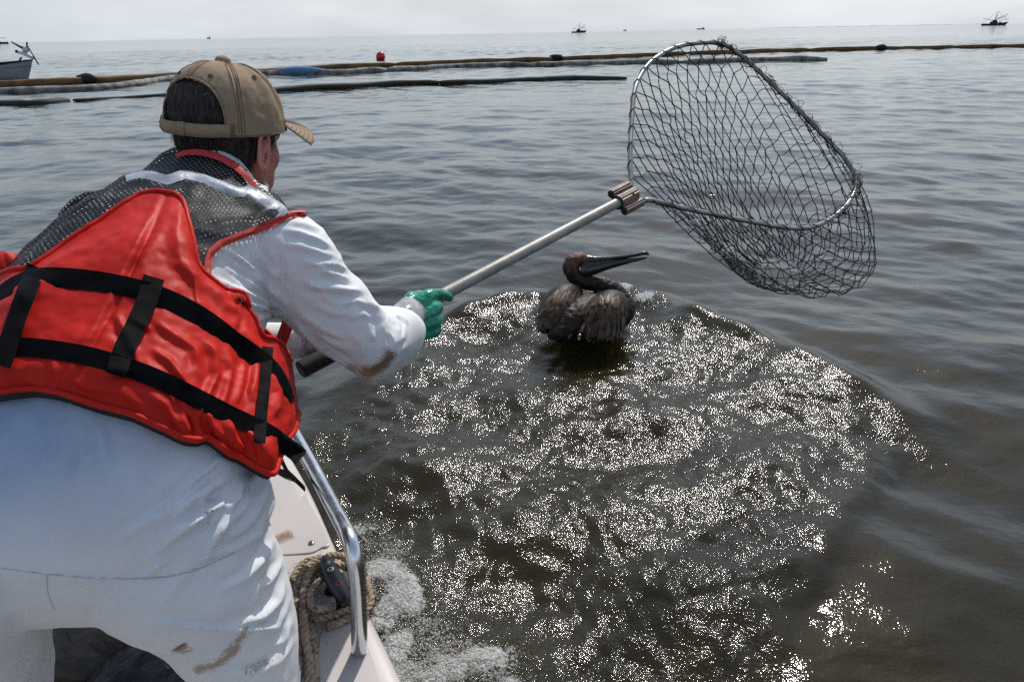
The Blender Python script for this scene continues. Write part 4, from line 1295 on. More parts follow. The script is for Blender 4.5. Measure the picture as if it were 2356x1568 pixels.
# left-hand wing
wing([blob([(1330, 668, .06, 16), (1305, 680, .0, 34), (1284, 704, -.06, 40), (1264, 734, -.12, 30), (1248, 760, -.16, 12)], 18)],
     [(1276, 672, 1330, 676, 18, 40, -.45, 1, 3.2, 0), (1264, 686, 1328, 694, 20, 44, -.5, 1, 3.2, 0), (1254, 706, 1322, 714, 20, 44, -.5, 1, 3.2, 0), (1250, 722, 1310, 732, 18, 36, -.45, 1, 3.2, 0), (1280, 668, 1330, 672, 9, 30, -.45, 1, 4.5, 0), (1268, 682, 1328, 690, 11, 32, -.5, 1, 5.5, 0), (1258, 700, 1320, 708, 11, 34, -.5, 1, 5.5, 0), (1252, 718, 1312, 728, 10, 34, -.45, 1, 5.5, 0)],
     32, [(1325, 690, 1243, 758, -.02, -.2, 6), (1328, 700, 1262, 768, -.02, -.2, 6), (1334, 706, 1285, 776, -.03, -.2, 6), (1340, 712, 1306, 780, -.03, -.22, 6.5), (1348, 716, 1330, 784, -.04, -.24, 6.5), (1300, 690, 1240, 745, .0, -.18, 5)])
# ------------------------------------------------------------------ the man
man = empty('person', tuple(G(300, 1900, 0.135)), 'person in tan cap, orange life vest and white coverall leaning out with the landing net', 'person')

TORSO = [(-120, 1235, 590, 1245, 0.985, .135), (-165, 1170, 618, 1190, 0.96, .165), (-125, 1010, 606, 1090, 0.97, .160), (-85, 880, 590, 985, 1.00, .150), (0, 750, 580, 850, 1.05, .146),
         (90, 648, 600, 726, 1.105, .140), (174, 572, 640, 623, 1.15, .129), (248, 502, 664, 556, 1.185, .109), (314, 449, 668, 520, 1.21, .088), (374, 390, 638, 464, 1.225, .070), (424, 366, 586, 420, 1.232, .058), (440, 352, 570, 400, 1.238, .050)]
ARM_R = [(540, 640, 655, 492, 1.185, .085), (590, 690, 712, 500, 1.185, .088), (640, 722, 762, 548, 1.20, .085), (672, 748, 799, 617, 1.22, .082), (712, 778, 836, 655, 1.24, .080), (768, 820, 862, 694, 1.27, .078),
         (812, 850, 884, 716, 1.30, .074), (842, 864, 905, 710, 1.345, .066), (880, 850, 925, 706, 1.39, .058), (912, 818, 942, 716, 1.43, .050), (930, 790, 948, 732, 1.45, .036)]
ARM_L = [(150, 620, 330, 480, 1.20, .08), (130, 700, 300, 560, 1.28, .08), (200, 800, 330, 660, 1.36, .075), (330, 850, 430, 720, 1.42, .07), (470, 850, 540, 735, 1.43, .062), (580, 838, 640, 745, 1.425, .052), (660, 824, 704, 748, 1.415, .045), (686, 812, 708, 762, 1.41, .034)]
LEG_R = [(110, 1190, 592, 1170, 0.965, .15), (185, 1275, 616, 1270, 0.965, .140), (318, 1345, 638, 1360, 0.98, .122), (432, 1425, 656, 1450, 1.00, .104), (498, 1505, 670, 1530, 1.03, .092), (520, 1620, 680, 1630, 1.09, .08), (530, 1760, 680, 1760, 1.18, .072), (540, 1900, 672, 1900, 1.27, .06), (548, 2020, 660, 2020, 1.33, .052)]
LEG_L = [(-200, 1190, 230, 1200, 0.92, .15), (-230, 1290, 175, 1300, 0.89, .14), (-235, 1390, 100, 1395, 0.885, .12), (-215, 1500, 88, 1505, 0.92, .105), (-190, 1660, 95, 1660, 1.00, .09), (-160, 1800, 60, 1800, 1.06, .08), (-130, 1960, 30, 1960, 1.14, .065), (-110, 2120, 10, 2120, 1.20, .055)]

parts = [limb(TORSO), limb(ARM_R, sub=7), limb(ARM_L), limb(LEG_R), limb(LEG_L)]
CV, CFa = remesh('coverall', parts, 0.0046, 9)
TV, TF = remesh('torso', [limb(TORSO)], 0.009, 6)

# creases of the sleeve, shirt side, seat and thigh
def fan(x0, y0, x1, y1, n, spread, seed, amp, w, bend=0.0):
    r = np.random.default_rng(seed); out = []
    for i in range(n):
        k = (i / max(1, n - 1) - .5) * 2
        px, py = -(y1 - y0), (x1 - x0); L = math.hypot(px, py) + 1e-6; px, py = px / L, py / L
        a0 = r.uniform(0, .25); a1 = r.uniform(.7, 1.0)
        def pt(t, s): return (x0 + (x1 - x0) * t + px * spread * k * s, y0 + (y1 - y0) * t + py * spread * k * s)
        b = bend * r.uniform(-1, 1)
        p0, p2 = pt(a0, .35 + .2 * r.random()), pt(a1, 1.0)
        mid = ((p0[0] + p2[0]) / 2 + px * b, (p0[1] + p2[1]) / 2 + py * b)
        out.append(([p0, mid, p2], amp * r.uniform(.5, 1.2), w * r.uniform(.7, 1.3)))
    return out
FOLDS = []
FOLD_GAIN = 0.85
FOLDS += [([(652, 700), (600, 640), (545, 590), (500, 565)], .007, 7), ([(655, 705), (620, 620), (590, 570)], .006, 6), ([(660, 705), (640, 620), (628, 560)], .005, 6), ([(650, 712), (600, 690), (540, 660)], .006, 6), ([(648, 718), (610, 728), (580, 735)], .006, 6)]
FOLDS += fan(660, 706, 500, 600, 9, 70, 2, .0045, 5, 8)
FOLDS += fan(660, 706, 800, 830, 8, 40, 4, .0035, 6, 8)
FOLDS += [([(672, 730), (740, 800), (820, 852)], .006, 6), ([(690, 728), (760, 795), (830, 845)], -.005, 6), ([(672, 690), (712, 745), (770, 800)], .004, 6)]
FOLDS += [([(655, 528), (690, 535), (735, 552), (768, 575)], .006, 7), ([(640, 560), (690, 566), (740, 580), (780, 592)], .005, 8), ([(668, 510), (700, 515), (740, 530)], .004, 6), ([(740, 605), (775, 608), (800, 622)], .005, 5), ([(730, 622), (770, 630), (808, 645)], .004, 5), ([(745, 640), (785, 650), (815, 660)], -.004, 5),
          ([(700, 655), (750, 662), (800, 668), (836, 668)], .008, 8), ([(780, 700), (820, 690), (846, 700)], .004, 6), ([(790, 735), (835, 722), (872, 730)], .003, 7), ([(845, 690), (868, 712), (880, 740), (884, 790)], .009, 8),
          ([(884, 725), (888, 770), (902, 800)], -.006, 7), ([(900, 715), (915, 745), (912, 790)], .004, 6), ([(925, 720), (932, 745), (925, 785)], .003, 4), ([(880, 800), (905, 790), (930, 770)], .004, 6)]
FOLDS += [([(700, 600), (735, 612), (770, 640)], .004, 6), ([(690, 640), (730, 660), (765, 700)], .004, 7), ([(720, 700), (765, 720), (810, 722)], .004, 7), ([(850, 760), (870, 790), (872, 830)], .005, 7), ([(896, 760), (906, 790), (896, 826)], .005, 6), ([(915, 750), (922, 780), (910, 806)], .004, 5), ([(905, 722), (925, 730), (940, 745)], .004, 4), ([(800, 760), (830, 790), (840, 830)], .003, 8), ([(560, 640), (600, 670), (640, 700)], .005, 5), ([(520, 690), (570, 700), (630, 712)], .005, 5), ([(640, 560), (660, 600), (668, 650)], .004, 7)]
FOLDS += fan(604, 1090, 300, 1330, 8, 90, 7, .0085, 11, 14)
FOLDS += fan(540, 1060, 400, 1260, 5, 70, 8, .0080, 10, 8)
FOLDS += [([(560, 1130), (520, 1160), (480, 1170), (462, 1150)], .010, 10), ([(500, 1110), (486, 1140), (460, 1175)], -.008, 9), ([(610, 1100), (600, 1150), (575, 1200), (520, 1240)], .008, 12), ([(612, 1190), (590, 1230), (540, 1260), (440, 1285)], .007, 9), ([(630, 1240), (600, 1290), (560, 1330), (500, 1360)], .007, 9), ([(645, 1290), (625, 1330), (600, 1350)], .007, 7), ([(652, 1330), (640, 1380), (600, 1420), (520, 1440)], .009, 10),
          ([(664, 1380), (640, 1440), (560, 1448), (450, 1440), (340, 1425)], .007, 8), ([(668, 1420), (650, 1470), (620, 1490)], .006, 7), ([(676, 1470), (640, 1520), (590, 1545), (520, 1552)], .007, 8), ([(660, 1450), (640, 1500), (610, 1530)], .006, 7)]
FOLDS += fan(30, 915, 60, 1150, 7, 80, 12, .003, 8, 4) + fan(200, 935, 180, 1130, 7, 90, 13, .003, 7, 4)
FOLDS += [([(-20, 1305), (100, 1318), (240, 1330), (380, 1325), (460, 1305), (540, 1270)], -.0035, 5)]
N = vnormals(CV, CFa)
CV = CV + N * (0.0032 * fbm(CV, 9, 3, 2) + 0.0016 * np.abs(vnoise(CV * [1, 1, .6], 34, 5)) + 0.0026 * (1 - np.abs(vnoise(CV * [1, 1, 1.7], 13, 15))) ** 3)[:, None]
N = vnormals(CV, CFa)
CV = folds(CV, N, FOLDS)
CTREE = bvh(CV, CFa)

M_SUIT = pmat('white coverall cloth', (0.72, 0.72, 0.72), rough=0.85, var=0.05, vscale=7, bump=0.35, bscale=420, bdist=0.0007, spec=0.2, crumple=0.28, cscale=9.0)
M_SUIT.node_tree.nodes['Principled BSDF'].inputs['Subsurface Weight'].default_value = 0.0
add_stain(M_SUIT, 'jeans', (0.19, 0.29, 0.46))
add_stain(M_SUIT, 'mud', (0.17, 0.065, 0.022), 1.5, 130)
add_stain(M_SUIT, 'soil', (0.36, 0.26, 0.17), 1.9, 150)
me = make_mesh('coverall', CV, CFa)
p, z = proj(CV)
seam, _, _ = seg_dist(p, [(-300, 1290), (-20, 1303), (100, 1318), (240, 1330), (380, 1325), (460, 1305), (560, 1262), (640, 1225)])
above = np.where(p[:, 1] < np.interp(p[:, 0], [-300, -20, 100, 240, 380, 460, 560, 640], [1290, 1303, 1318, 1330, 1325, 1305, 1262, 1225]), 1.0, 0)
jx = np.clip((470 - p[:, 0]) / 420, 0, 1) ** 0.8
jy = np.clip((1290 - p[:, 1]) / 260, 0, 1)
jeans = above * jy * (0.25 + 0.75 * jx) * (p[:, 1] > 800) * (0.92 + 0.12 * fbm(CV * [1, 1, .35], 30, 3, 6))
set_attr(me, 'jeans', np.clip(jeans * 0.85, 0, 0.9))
def blot(poly, w):
    d, _, t = seg_dist(p, poly)
    return np.clip(1.12 - d / (2.0 * w), 0, 1)
mud = np.maximum.reduce([blot([(842, 856), (862, 850), (884, 836), (898, 814)], 12), 0.95 * blot([(406, 1491), (426, 1483)], 7)])
soil = np.maximum.reduce([0.98 * blot([(455, 1537), (492, 1530), (520, 1512), (545, 1488)], 9), 0.8 * blot([(520, 1500), (552, 1470), (566, 1448)], 10), 0.74 * blot([(570, 1540), (615, 1520)], 13), .8 * blot([(845, 858), (806, 842)], 12), .8 * blot([(400, 1497), (440, 1492)], 6)])
set_attr(me, 'mud', mud); set_attr(me, 'soil', soil)
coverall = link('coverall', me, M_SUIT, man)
# stitched seams lying on the cloth
M_SEAM = pmat('seam thread', (0.6, 0.6, 0.6), rough=0.8, spec=0.2)
def on_cloth(pts, tree, off, n):
    out = []; last = None
    for x, y in resample(cr_spline(np.array(pts, float), 8), n):
        loc, nr = ray(tree, x, y)
        if loc is None: continue
        out.append(loc + nr * off)
    return np.array(out)
for pts in ([(-5, 1303), (100, 1318), (240, 1330), (380, 1325), (460, 1305), (540, 1268)], [(108, 1318), (110, 1360), (125, 1400)], [(680, 728), (740, 790), (790, 828), (828, 855)]):
    q = on_cloth(pts, CTREE, .0004, 60)
    if len(q) > 4:
        V, F = tube(q, .0005, 5); link('seam', make_mesh('seam', V, F), M_SEAM, coverall)

# ---------------- head
HEADC = W(527, 298, 1.255)
yaw, tilt = math.radians(22), math.radians(6)
fwd = np.array([math.sin(yaw) * math.cos(tilt), math.cos(yaw) * math.cos(tilt), -math.sin(tilt)])
rgt = nrm(np.cross(fwd, [0, 0, 1])); upv = np.cross(rgt, fwd)
# slight sideways lean
lean = math.radians(-4)
rgt, upv = rgt * math.cos(lean) + upv * math.sin(lean), upv * math.cos(lean) - rgt * math.sin(lean)
HR = np.stack([rgt, fwd, upv], 1)
def hl(v): return np.asarray(v, float) @ HR.T + HEADC      # head frame: x right, y forward, z up
def ring_h(z, w, f, b, cy=0.0, m=32, pw=2.2):
    a = np.linspace(0, 2 * np.pi, m, endpoint=False)
    c, s = np.cos(a), np.sin(a)
    c = np.sign(c) * np.abs(c) ** (2 / pw); s = np.sign(s) * np.abs(s) ** (2 / pw)
    return np.stack([c * w, cy + np.where(s > 0, s * f, s * b), np.full(m, z)], 1)
skull = [ring_h(-.122, .022, .040, -.010, .040), ring_h(-.116, .040, .046, .020, .036), ring_h(-.098, .056, .058, .050, .026), ring_h(-.07, .064, .072, .070, .012), ring_h(-.04, .069, .086, .088, .002), ring_h(-.005, .073, .092, .096, 0), ring_h(.03, .075, .095, .100, 0), ring_h(.06, .073, .090, .096, 0), ring_h(.09, .060, .070, .080, 0), ring_h(.108, .034, .04, .05, 0), ring_h(.113, .01, .01, .01, 0)]
V0, F0 = loft([hl(r * ([.95, .95, .95] if i > 6 else [1, 1, 1])) for i, r in enumerate(skull)])
nose = sphere(hl((0, .100, -.035)), (.014, .020, .022), 12, 8, HR)
bridge = sphere(hl((0, .092, -.008)), (.011, .014, .026), 12, 8, HR)
brow = [sphere(hl((s * .03, .083, .008)), (.022, .014, .010), 12, 8, HR) for s in (-1, 1)]
lips = [sphere(hl((0, .088, -.072)), (.024, .012, .007), 12, 8, HR), sphere(hl((0, .086, -.084)), (.020, .012, .007), 12, 8, HR)]
cheek = [sphere(hl((s * .042, .054, -.045)), (.020, .022, .030), 12, 8, HR) for s in (-1, 1)]
neck0, neck1 = hl((0, -.025, -.06)), W(486, 430, 1.215)
nk = tube(np.linspace(neck0, neck1, 8), [.054, .054, .053, .052, .051, .050, .050, .050], 20)
nk2 = tube([W(486, 425, 1.215), W(470, 480, 1.19), W(430, 620, 1.12), W(330, 800, 1.07), W(240, 1000, 1.0), W(230, 1180, .99)], [.045, .06, .08, .10, .11, .11], 18)
def core(R, s=.5): return [(r[0] * (.5 + s / 2) + r[2] * (.5 - s / 2), r[1] * (.5 + s / 2) + r[3] * (.5 - s / 2), r[2] * (.5 + s / 2) + r[0] * (.5 - s / 2), r[3] * (.5 + s / 2) + r[1] * (.5 - s / 2), r[4], r[5] * s) for r in R]
eyes_sock = []
BV, BF = remesh('skin', [(V0, F0), nose, bridge, *brow, *lips, *cheek, nk, nk2, limb(core(ARM_R)), limb(core(ARM_L)), limb(core(LEG_R)), limb(core(LEG_L)), limb(core(TORSO[:7], .5))], 0.0045, 4)
# eye hollows
loc = (BV - HEADC) @ HR
for s in (-1, 1):
    d = np.linalg.norm((loc - [s * .031, .088, -.008]) / [1, 1, .8], axis=1)
    BV = BV - np.outer(np.clip(1 - d / .02, 0, 1) ** 2 * .009, fwd)
M_SKIN = pmat('sunburnt skin', (0.44, 0.185, 0.135), rough=0.5, var=0.12, vscale=40, bump=0.2, bscale=500, bdist=0.0006, sss=0.15, col2=(0.36, 0.13, 0.095))
skin = link('body', make_mesh('body', BV, BF), M_SKIN, man)
for s in (-1, 1):
    V, F = sphere(hl((s * .031, .0835, -.008)), .0115, 12, 8, HR); link('eye', make_mesh('eye', V, F), pmat('eye white', (.7, .68, .66), rough=.1), skin)
# ears
def ear(s):
    mb = MB()
    a = np.linspace(0, 2 * np.pi, 26, endpoint=False)
    # helix rim, conch dish, lobe
    def e(u, v, o): return hl((s * (.0735 + o), -.006 + v, -.022 + u))
    rim = np.array([e(.036 * math.sin(t) * (1.0 if math.sin(t) > 0 else .95), -.004 - .019 * math.cos(t) * (1 if math.cos(t) > 0 else .7) , .012 + .007 * max(0, math.cos(t)) + .003 * math.sin(t)) for t in a])
    mb.add(*tube(rim, .0036 + .0012 * np.maximum(0, -np.sin(a)) * 2, 8, closed=True))
    anti = np.array([e(.022 * math.sin(t), -.003 - .011 * math.cos(t), .013) for t in np.linspace(-1.4, 1.7, 12)])
    mb.add(*tube(anti, .0028, 8))
    mb.add(*sphere(e(-.034, .003, .010), (.004, .008, .010), 12, 8, HR))
    mb.add(*sphere(e(-.004, .012, .008), (.004, .004, .007), 10, 6, HR))
    c = e(0, 0, .004); n = len(a)
    V = np.vstack([rim, [c]]); mb.add(V, [(i, (i + 1) % n, n) for i in range(n)])
    mb.add(*tube([e(.02, .006, -.004), e(.0, .004, .004), e(-.02, .008, -.002)], [.008, .010, .007], 8))
    return remesh('ear', [mb.arrays()], .0016, 3)
M_EAR = pmat('sunburnt ear skin', (0.55, 0.20, 0.16), rough=0.45, var=0.1, vscale=60, sss=0.3)
for s in (1, -1):
    V, F = ear(s); link('ear', make_mesh('ear', V, F), M_EAR, skin)
# hair: close-cropped shell behind the ears and under the cap
def hair_shell():
    m, n = 64, 18
    rings = []
    for i in range(n):
        t = i / (n - 1); z = .075 - .165 * t
        r = []
        for j in range(m + 1):
            a = math.pi * (1.0 - 0.0) * (-.12 + 1.24 * j / m) + math.pi          # round the back, sideburn to sideburn
            back = max(0, -math.sin(a))
            wz = np.interp(z, [-.098, -.07, -.04, -.005, .03, .06, .09], [.058, .0655, .071, .075, .077, .075, .064]) + .004
            bz = np.interp(z, [-.098, -.07, -.04, -.005, .03, .06, .09], [.062, .076, .092, .101, .105, .1, .085]) + .005
            fz = .09
            s_ = math.sin(a)
            x = math.cos(a) * wz; y = s_ * (bz if s_ < 0 else fz)
            # hairline: short over the ear, lower at the nape
            zl = -.085 if s_ < -.45 else (np.interp(s_, [-.45, -.2, .0, .12, .3], [-.082, -.05, -.002, .0, -.022]))
            zz = max(z, zl + .004 * math.sin(j * 1.7))
            thin = 0.3 if zz > z + 1e-6 else 1
            r.append([x * (1 if thin == 1 else .975), y * (1 if thin == 1 else .975), zz])
        rings.append(hl(r))
    return loft(rings, cap=False, closed_u=False)
V, F = hair_shell()
hm = MB().add(V, F); hm.add(*loft([hl(r * [1.025, 1.02, .99]) for r in skull[5:]])); V, F = hm.arrays()
bm = bmesh.new(); me = make_mesh('hair', V, F); bm.from_mesh(me); bmesh.ops.subdivide_edges(bm, edges=bm.edges[:], cuts=2, use_grid_fill=True); bm.to_mesh(me); bm.free()
me.polygons.foreach_set('use_smooth', [True] * len(me.polygons))
V = np.empty(len(me.vertices) * 3); me.vertices.foreach_get('co', V); V = V.reshape(-1, 3)
lv = (V - HEADC) @ HR; ang = np.arctan2(lv[:, 1], lv[:, 0])
rad = nrm(lv * [1, 1, 0]) @ HR.T
V = V + rad * (0.0035 * vnoise(np.c_[ang * 40, lv[:, 2] * 45, ang * 0], 1.0, 3) + .002 * vnoise(np.c_[ang * 110, lv[:, 2] * 70, ang * 0], 1.0, 5))[:, None]
me.vertices.foreach_set('co', V.ravel())
M_HAIR = pmat('dark brown hair', (0.035, 0.019, 0.012), rough=0.55, var=0.5, vscale=90, col2=(0.010, 0.006, 0.005), bump=0.9, bscale=220, bdist=0.003, stretch=(1, 1, .25), aniso_b=(1, 1, .2))
hair = link('hair', me, M_HAIR, man)
rh = np.random.default_rng(9); mb = MB()
tree_h = bvh(V, [tuple(pp_.vertices) for pp_ in me.polygons])
for _ in range(1500):
    q = V[rh.integers(len(V))]; n_ = nrm((q - HEADC)); dn = nrm(-upv * 1.0 + n_ * .35 + rh.normal(0, .35, 3))
    L_ = rh.uniform(.008, .018)
    mb.add(*tube([q, q + dn * L_ * .5 + n_ * .0015, q + dn * L_], [.00035, .0003, .0001], 3, caps=False))
link('strands', mb.mesh('strands'), M_HAIR, hair, kind='stuff')

# ---------------- cap
CR_W, CR_L, CR_H = .0975, .111, .116
Z0 = .000
def crown(u, v):
    """u angle from the front, v 0 rim .. 1 button; head frame"""
    th = v * np.pi / 2
    k = np.cos(th) ** .70
    x = np.sin(u) * CR_W * k; y = np.cos(u) * CR_L * k - .006
    z = Z0 + CR_H * np.sin(th) ** .97 + .012 * (1 - v) * (np.cos(u) - .0) * .6
    seam = np.abs(((u / (np.pi / 3) + .5) % 1) - .5) * (np.pi / 3) * k * .1     # metres from the nearest panel seam
    puff = 1 - .0 * seam
    dd = -.0022 * np.exp(-(seam / .0022) ** 2) + .0012 * np.exp(-((seam - .005) / .002) ** 2)
    bulge = .0025 * np.cos((u / (np.pi / 3) + .5) * 2 * np.pi + np.pi) * (1 - v)
    n = np.stack([np.sin(u) * k, np.cos(u) * k, .35 + v], -1); n = nrm(n)
    P = np.stack([x, y, z], -1) + n * (dd + bulge * .6)[..., None]
    # the soft front panel has caved in along a crease
    cu, cv = np.radians(58) + (v - .5) * .5, .5
    cre = np.exp(-((u - (np.radians(60) + (v - .45) * .12)) / .13) ** 2) * np.clip(np.sin(np.pi * np.clip((v - .12) / .80, 0, 1)), 0, 1) ** .8
    P = P - n * (cre * .017)[..., None]
    rdg = np.exp(-((u - (np.radians(82) + (v - .45) * .1)) / .13) ** 2) * np.clip(np.sin(np.pi * np.clip((v - .1) / .85, 0, 1)), 0, 1)
    P = P + n * (rdg * .004)[..., None]
    P = P + n * (.0016 * fbm(P.reshape(-1, 3), 38, 3, 3).reshape(u.shape))[..., None]
    return P
nu, nv = 216, 60
U, Vv = np.meshgrid(np.linspace(-np.pi, np.pi, nu, endpoint=False), np.linspace(0, .995, nv), indexing='ij')
P = hl(crown(U, Vv).reshape(-1, 3))
F = []
back = np.abs(np.abs(U) - 0) 
def hole(u, v):
    a = (np.pi - abs(u)) / .80
    return a < 1 and 0.115 < v < .115 + .42 * math.sqrt(max(0, 1 - a ** 2.6))
def under_hole(u, v):
    a = (np.pi - abs(u)) / .80
    return a < 1 and v <= .115
for i in range(nu):
    for j in range(nv - 1):
        uc = U[i, j] + np.pi / nu; vc = (Vv[i, j] + Vv[i, j + 1]) / 2
        if hole(uc, vc) or under_hole(uc, vc): continue
        i2 = (i + 1) % nu
        F.append((i * nv + j, i2 * nv + j, i2 * nv + j + 1, i * nv + j + 1))
me = make_mesh('crown', P, F)
M_CAP = pmat('tan cotton twill', (0.315, 0.228, 0.150), rough=0.85, var=0.07, vscale=14, bump=0.5, bscale=900, bdist=0.0006, spec=0.15)
M_CAPD = pmat('tan stitching', (0.16, 0.105, 0.066), rough=0.85, var=0.1, vscale=60)
o = bpy.data.objects.new('tmp', me)
bm = bmesh.new(); bm.from_mesh(me)
bmesh.ops.delete(bm, geom=[v for v in bm.verts if not v.link_faces], context='VERTS')
bmesh.ops.recalc_face_normals(bm, faces=bm.faces)
bm.to_mesh(me); bm.free()
bpy.data.objects.remove(o)
cap = empty('x', tuple(hl((0, 0, Z0))), '', ''); cap.name = 'cap'; del cap['label'], cap['category']
cap.parent = man; cap.matrix_parent_inverse = man.matrix_world.inverted()
co = link('crown', me, M_CAP, cap)
sol = co.modifiers.new('s', 'SOLIDIFY'); sol.thickness = .0022; sol.offset = -1
# seams between the panels, edge binding of the opening, eyelets, button, strap
for kk in range(6):
    u0 = math.radians(60 * kk)
    v_ = np.linspace(.03 if kk != 3 else .62, .97, 40)
    q = hl(crown(np.full(40, u0), v_)); nn = nrm(q - hl((0, 0, .05)))
    for off in ((.0,) if True else ()):
        V, F = tube(q + nn * .0006, .0007, 5); link('panel_seam', make_mesh('panel_seam', V, F), M_CAPD, cap)
    for sgn in (-1, 1):
        q = hl(crown(np.full(40, u0) + sgn * .045 / np.maximum(.35, np.cos(v_ * np.pi / 2)), v_ * .97)); V, F = tube(q + nn * .0003, .00045, 4); link('stitch_row', make_mesh('stitch_row', V, F), M_CAPD, cap)
ua = np.linspace(-1, 1, 60)
arch_u = np.pi + ua * .80
arch_v = .115 + .42 * np.sqrt(np.clip(1 - np.abs(ua) ** 2.6, 0, 1))
for dv, rr2, mt in ((.012, .0017, M_CAP), (.045, .0005, M_CAPD)):
    q = hl(crown((arch_u + np.pi) % (2 * np.pi) - np.pi + np.sign(ua) * dv * .4, arch_v + dv)); V, F = tube(q, rr2, 6); link('arch_binding', make_mesh('arch_binding', V, F), mt, cap)
def band(u0, u1, v0, v1, off, n=50, th=.002):
    u = np.linspace(u0, u1, n); uw = (u + np.pi) % (2 * np.pi) - np.pi
    rows = []
    for vv, oo in ((v0, off - th), (v0, off), ((v0 + v1) / 2, off + .0006), (v1, off), (v1, off - th)):
        q = crown(uw, np.full(n, vv)); nn = nrm(q * [1, 1, 0]); rows.append(hl(q + nn * oo))
    return loft(np.array(rows).transpose(1, 0, 2))
V, F = band(np.pi - .92, np.pi + .92, .004, .112, .0030); strap = link('adjuster_strap', make_mesh('adjuster_strap', V, F), M_CAP, cap)
V, F = band(np.pi - .16, np.pi - .02, -.0 + .002, .118, .0052, 10); link('strap_buckle', make_mesh('strap_buckle', V, F), M_CAP, strap)
for e_ in (np.pi - .9, np.pi + .9):
    V, F = band(e_ - .025, e_ + .025, .001, .118, .0044, 6); link('strap_tab', make_mesh('strap_tab', V, F), M_CAPD, strap)
V, F = band(-2.2, 2.2, .006, .016, .0010, 120, .0012); link('sweatband_edge', make_mesh('sweatband_edge', V, F), M_CAPD, cap)
V, F = sphere(hl((0, -.006, Z0 + CR_H + .002)), (.0135, .0135, .0085), 20, 12, HR); link('button', make_mesh('button', V, F), M_CAP, cap)
for kk in range(6):
    q = hl(crown(np.array([math.radians(30 + 60 * kk)]), np.array([.60])))[0]; n_ = nrm(q - hl((0, 0, .04)))
    t1 = nrm(np.cross(n_, [0, 0, 1])); t2 = np.cross(n_, t1); a = np.linspace(0, 2 * np.pi, 14, endpoint=False)
    V, F = tube(q + n_ * .0008 + (np.cos(a) * .0034)[:, None] * t1 + (np.sin(a) * .0034)[:, None] * t2, .0011, 6, closed=True); link('eyelet', make_mesh('eyelet', V, F), M_CAPD, cap)
# visor
vis = []
for th_ in (.0, -.0032):
    for t in np.linspace(0, 1, 16):
        a = np.linspace(-1.12, 1.12, 40)
        rim = np.stack([np.sin(a) * CR_W * .985, np.cos(a) * CR_L * .985 - .006, np.full(40, Z0 + .020)], 1)
        ext = .074 * np.cos(a * .78) ** .55
        out = np.stack([np.sin(a) * ext * .35, ext, -.018 * np.abs(np.sin(a)) ** 1.6 * 1.0 - .004 * t * np.cos(a)], 1) * t
        q = rim + out; q[:, 2] += th_ - .020 * (np.abs(np.sin(a)) ** 2) * t - .004 * t
        vis.append((th_, q))
top = [hl(q) for th_, q in vis if th_ == 0]; bot = [hl(q) for th_, q in vis if th_ != 0][::-1]
V, F = loft(np.array(top + bot).transpose(1, 0, 2))
vo = link('visor', make_mesh('visor', V, F), M_CAP, cap)
for t in np.linspace(.12, .96, 7):
    i = t * 15; i0 = int(i); q = top[i0] * (1 - (i - i0)) + top[min(15, i0 + 1)] * (i - i0)
    V, F = tube(q + upv * .0004, .0005, 4); link('stitch_row', make_mesh('stitch_row', V, F), M_CAPD, vo)

# ---------------- collar of the shirt
V, F = tube(cr_spline([W(405, 386, 1.20), W(430, 382, 1.18), W(475, 388, 1.165), W(530, 408, 1.165), W(575, 430, 1.18), W(604, 442, 1.225), W(600, 430, 1.29), W(520, 410, 1.32), W(430, 390, 1.28)], 10, True), .013, 10, closed=True, flat=.5)
link('shirt_collar', make_mesh('shirt_collar', V, F), M_SUIT, coverall)

# ---------------- life vest
M_VEST = pmat('orange red nylon', (0.52, 0.016, 0.009), rough=0.5, var=0.10, vscale=9, bump=0.3, bscale=700, bdist=0.0006, spec=0.15, crumple=0.14, cscale=7.0)
M_VESTD = pmat('dark vest lining', (0.012, 0.013, 0.018), rough=0.8)
M_TRIM = pmat('red edge binding', (0.54, 0.028, 0.018), rough=0.55, var=0.1, vscale=30, bump=0.5, bscale=500, bdist=.001)
M_WEB = pmat('black webbing', (0.004, 0.004, 0.005), rough=0.6, var=0.3, vscale=80, spec=0.05)
def web_weave(m):
    nd, lk = m.node_tree.nodes, m.node_tree.links; b = nd['Principled BSDF']
    uv = nd.new('ShaderNodeUVMap'); uv.uv_map = 'UVMap'
    w = nd.new('ShaderNodeTexWave'); w.wave_type = 'BANDS'; w.bands_direction = 'X'; w.inputs['Scale'].default_value = 100.0; w.inputs['Distortion'].default_value = 0.8
    lk.new(uv.outputs['UV'], w.inputs['Vector'])
    bp = nd.new('ShaderNodeBump'); bp.inputs['Strength'].default_value = 0.4; bp.inputs['Distance'].default_value = .0010
    lk.new(w.outputs['Fac'], bp.inputs['Height']); lk.new(bp.outputs['Normal'], b.inputs['Normal'])
web_weave(M_WEB)
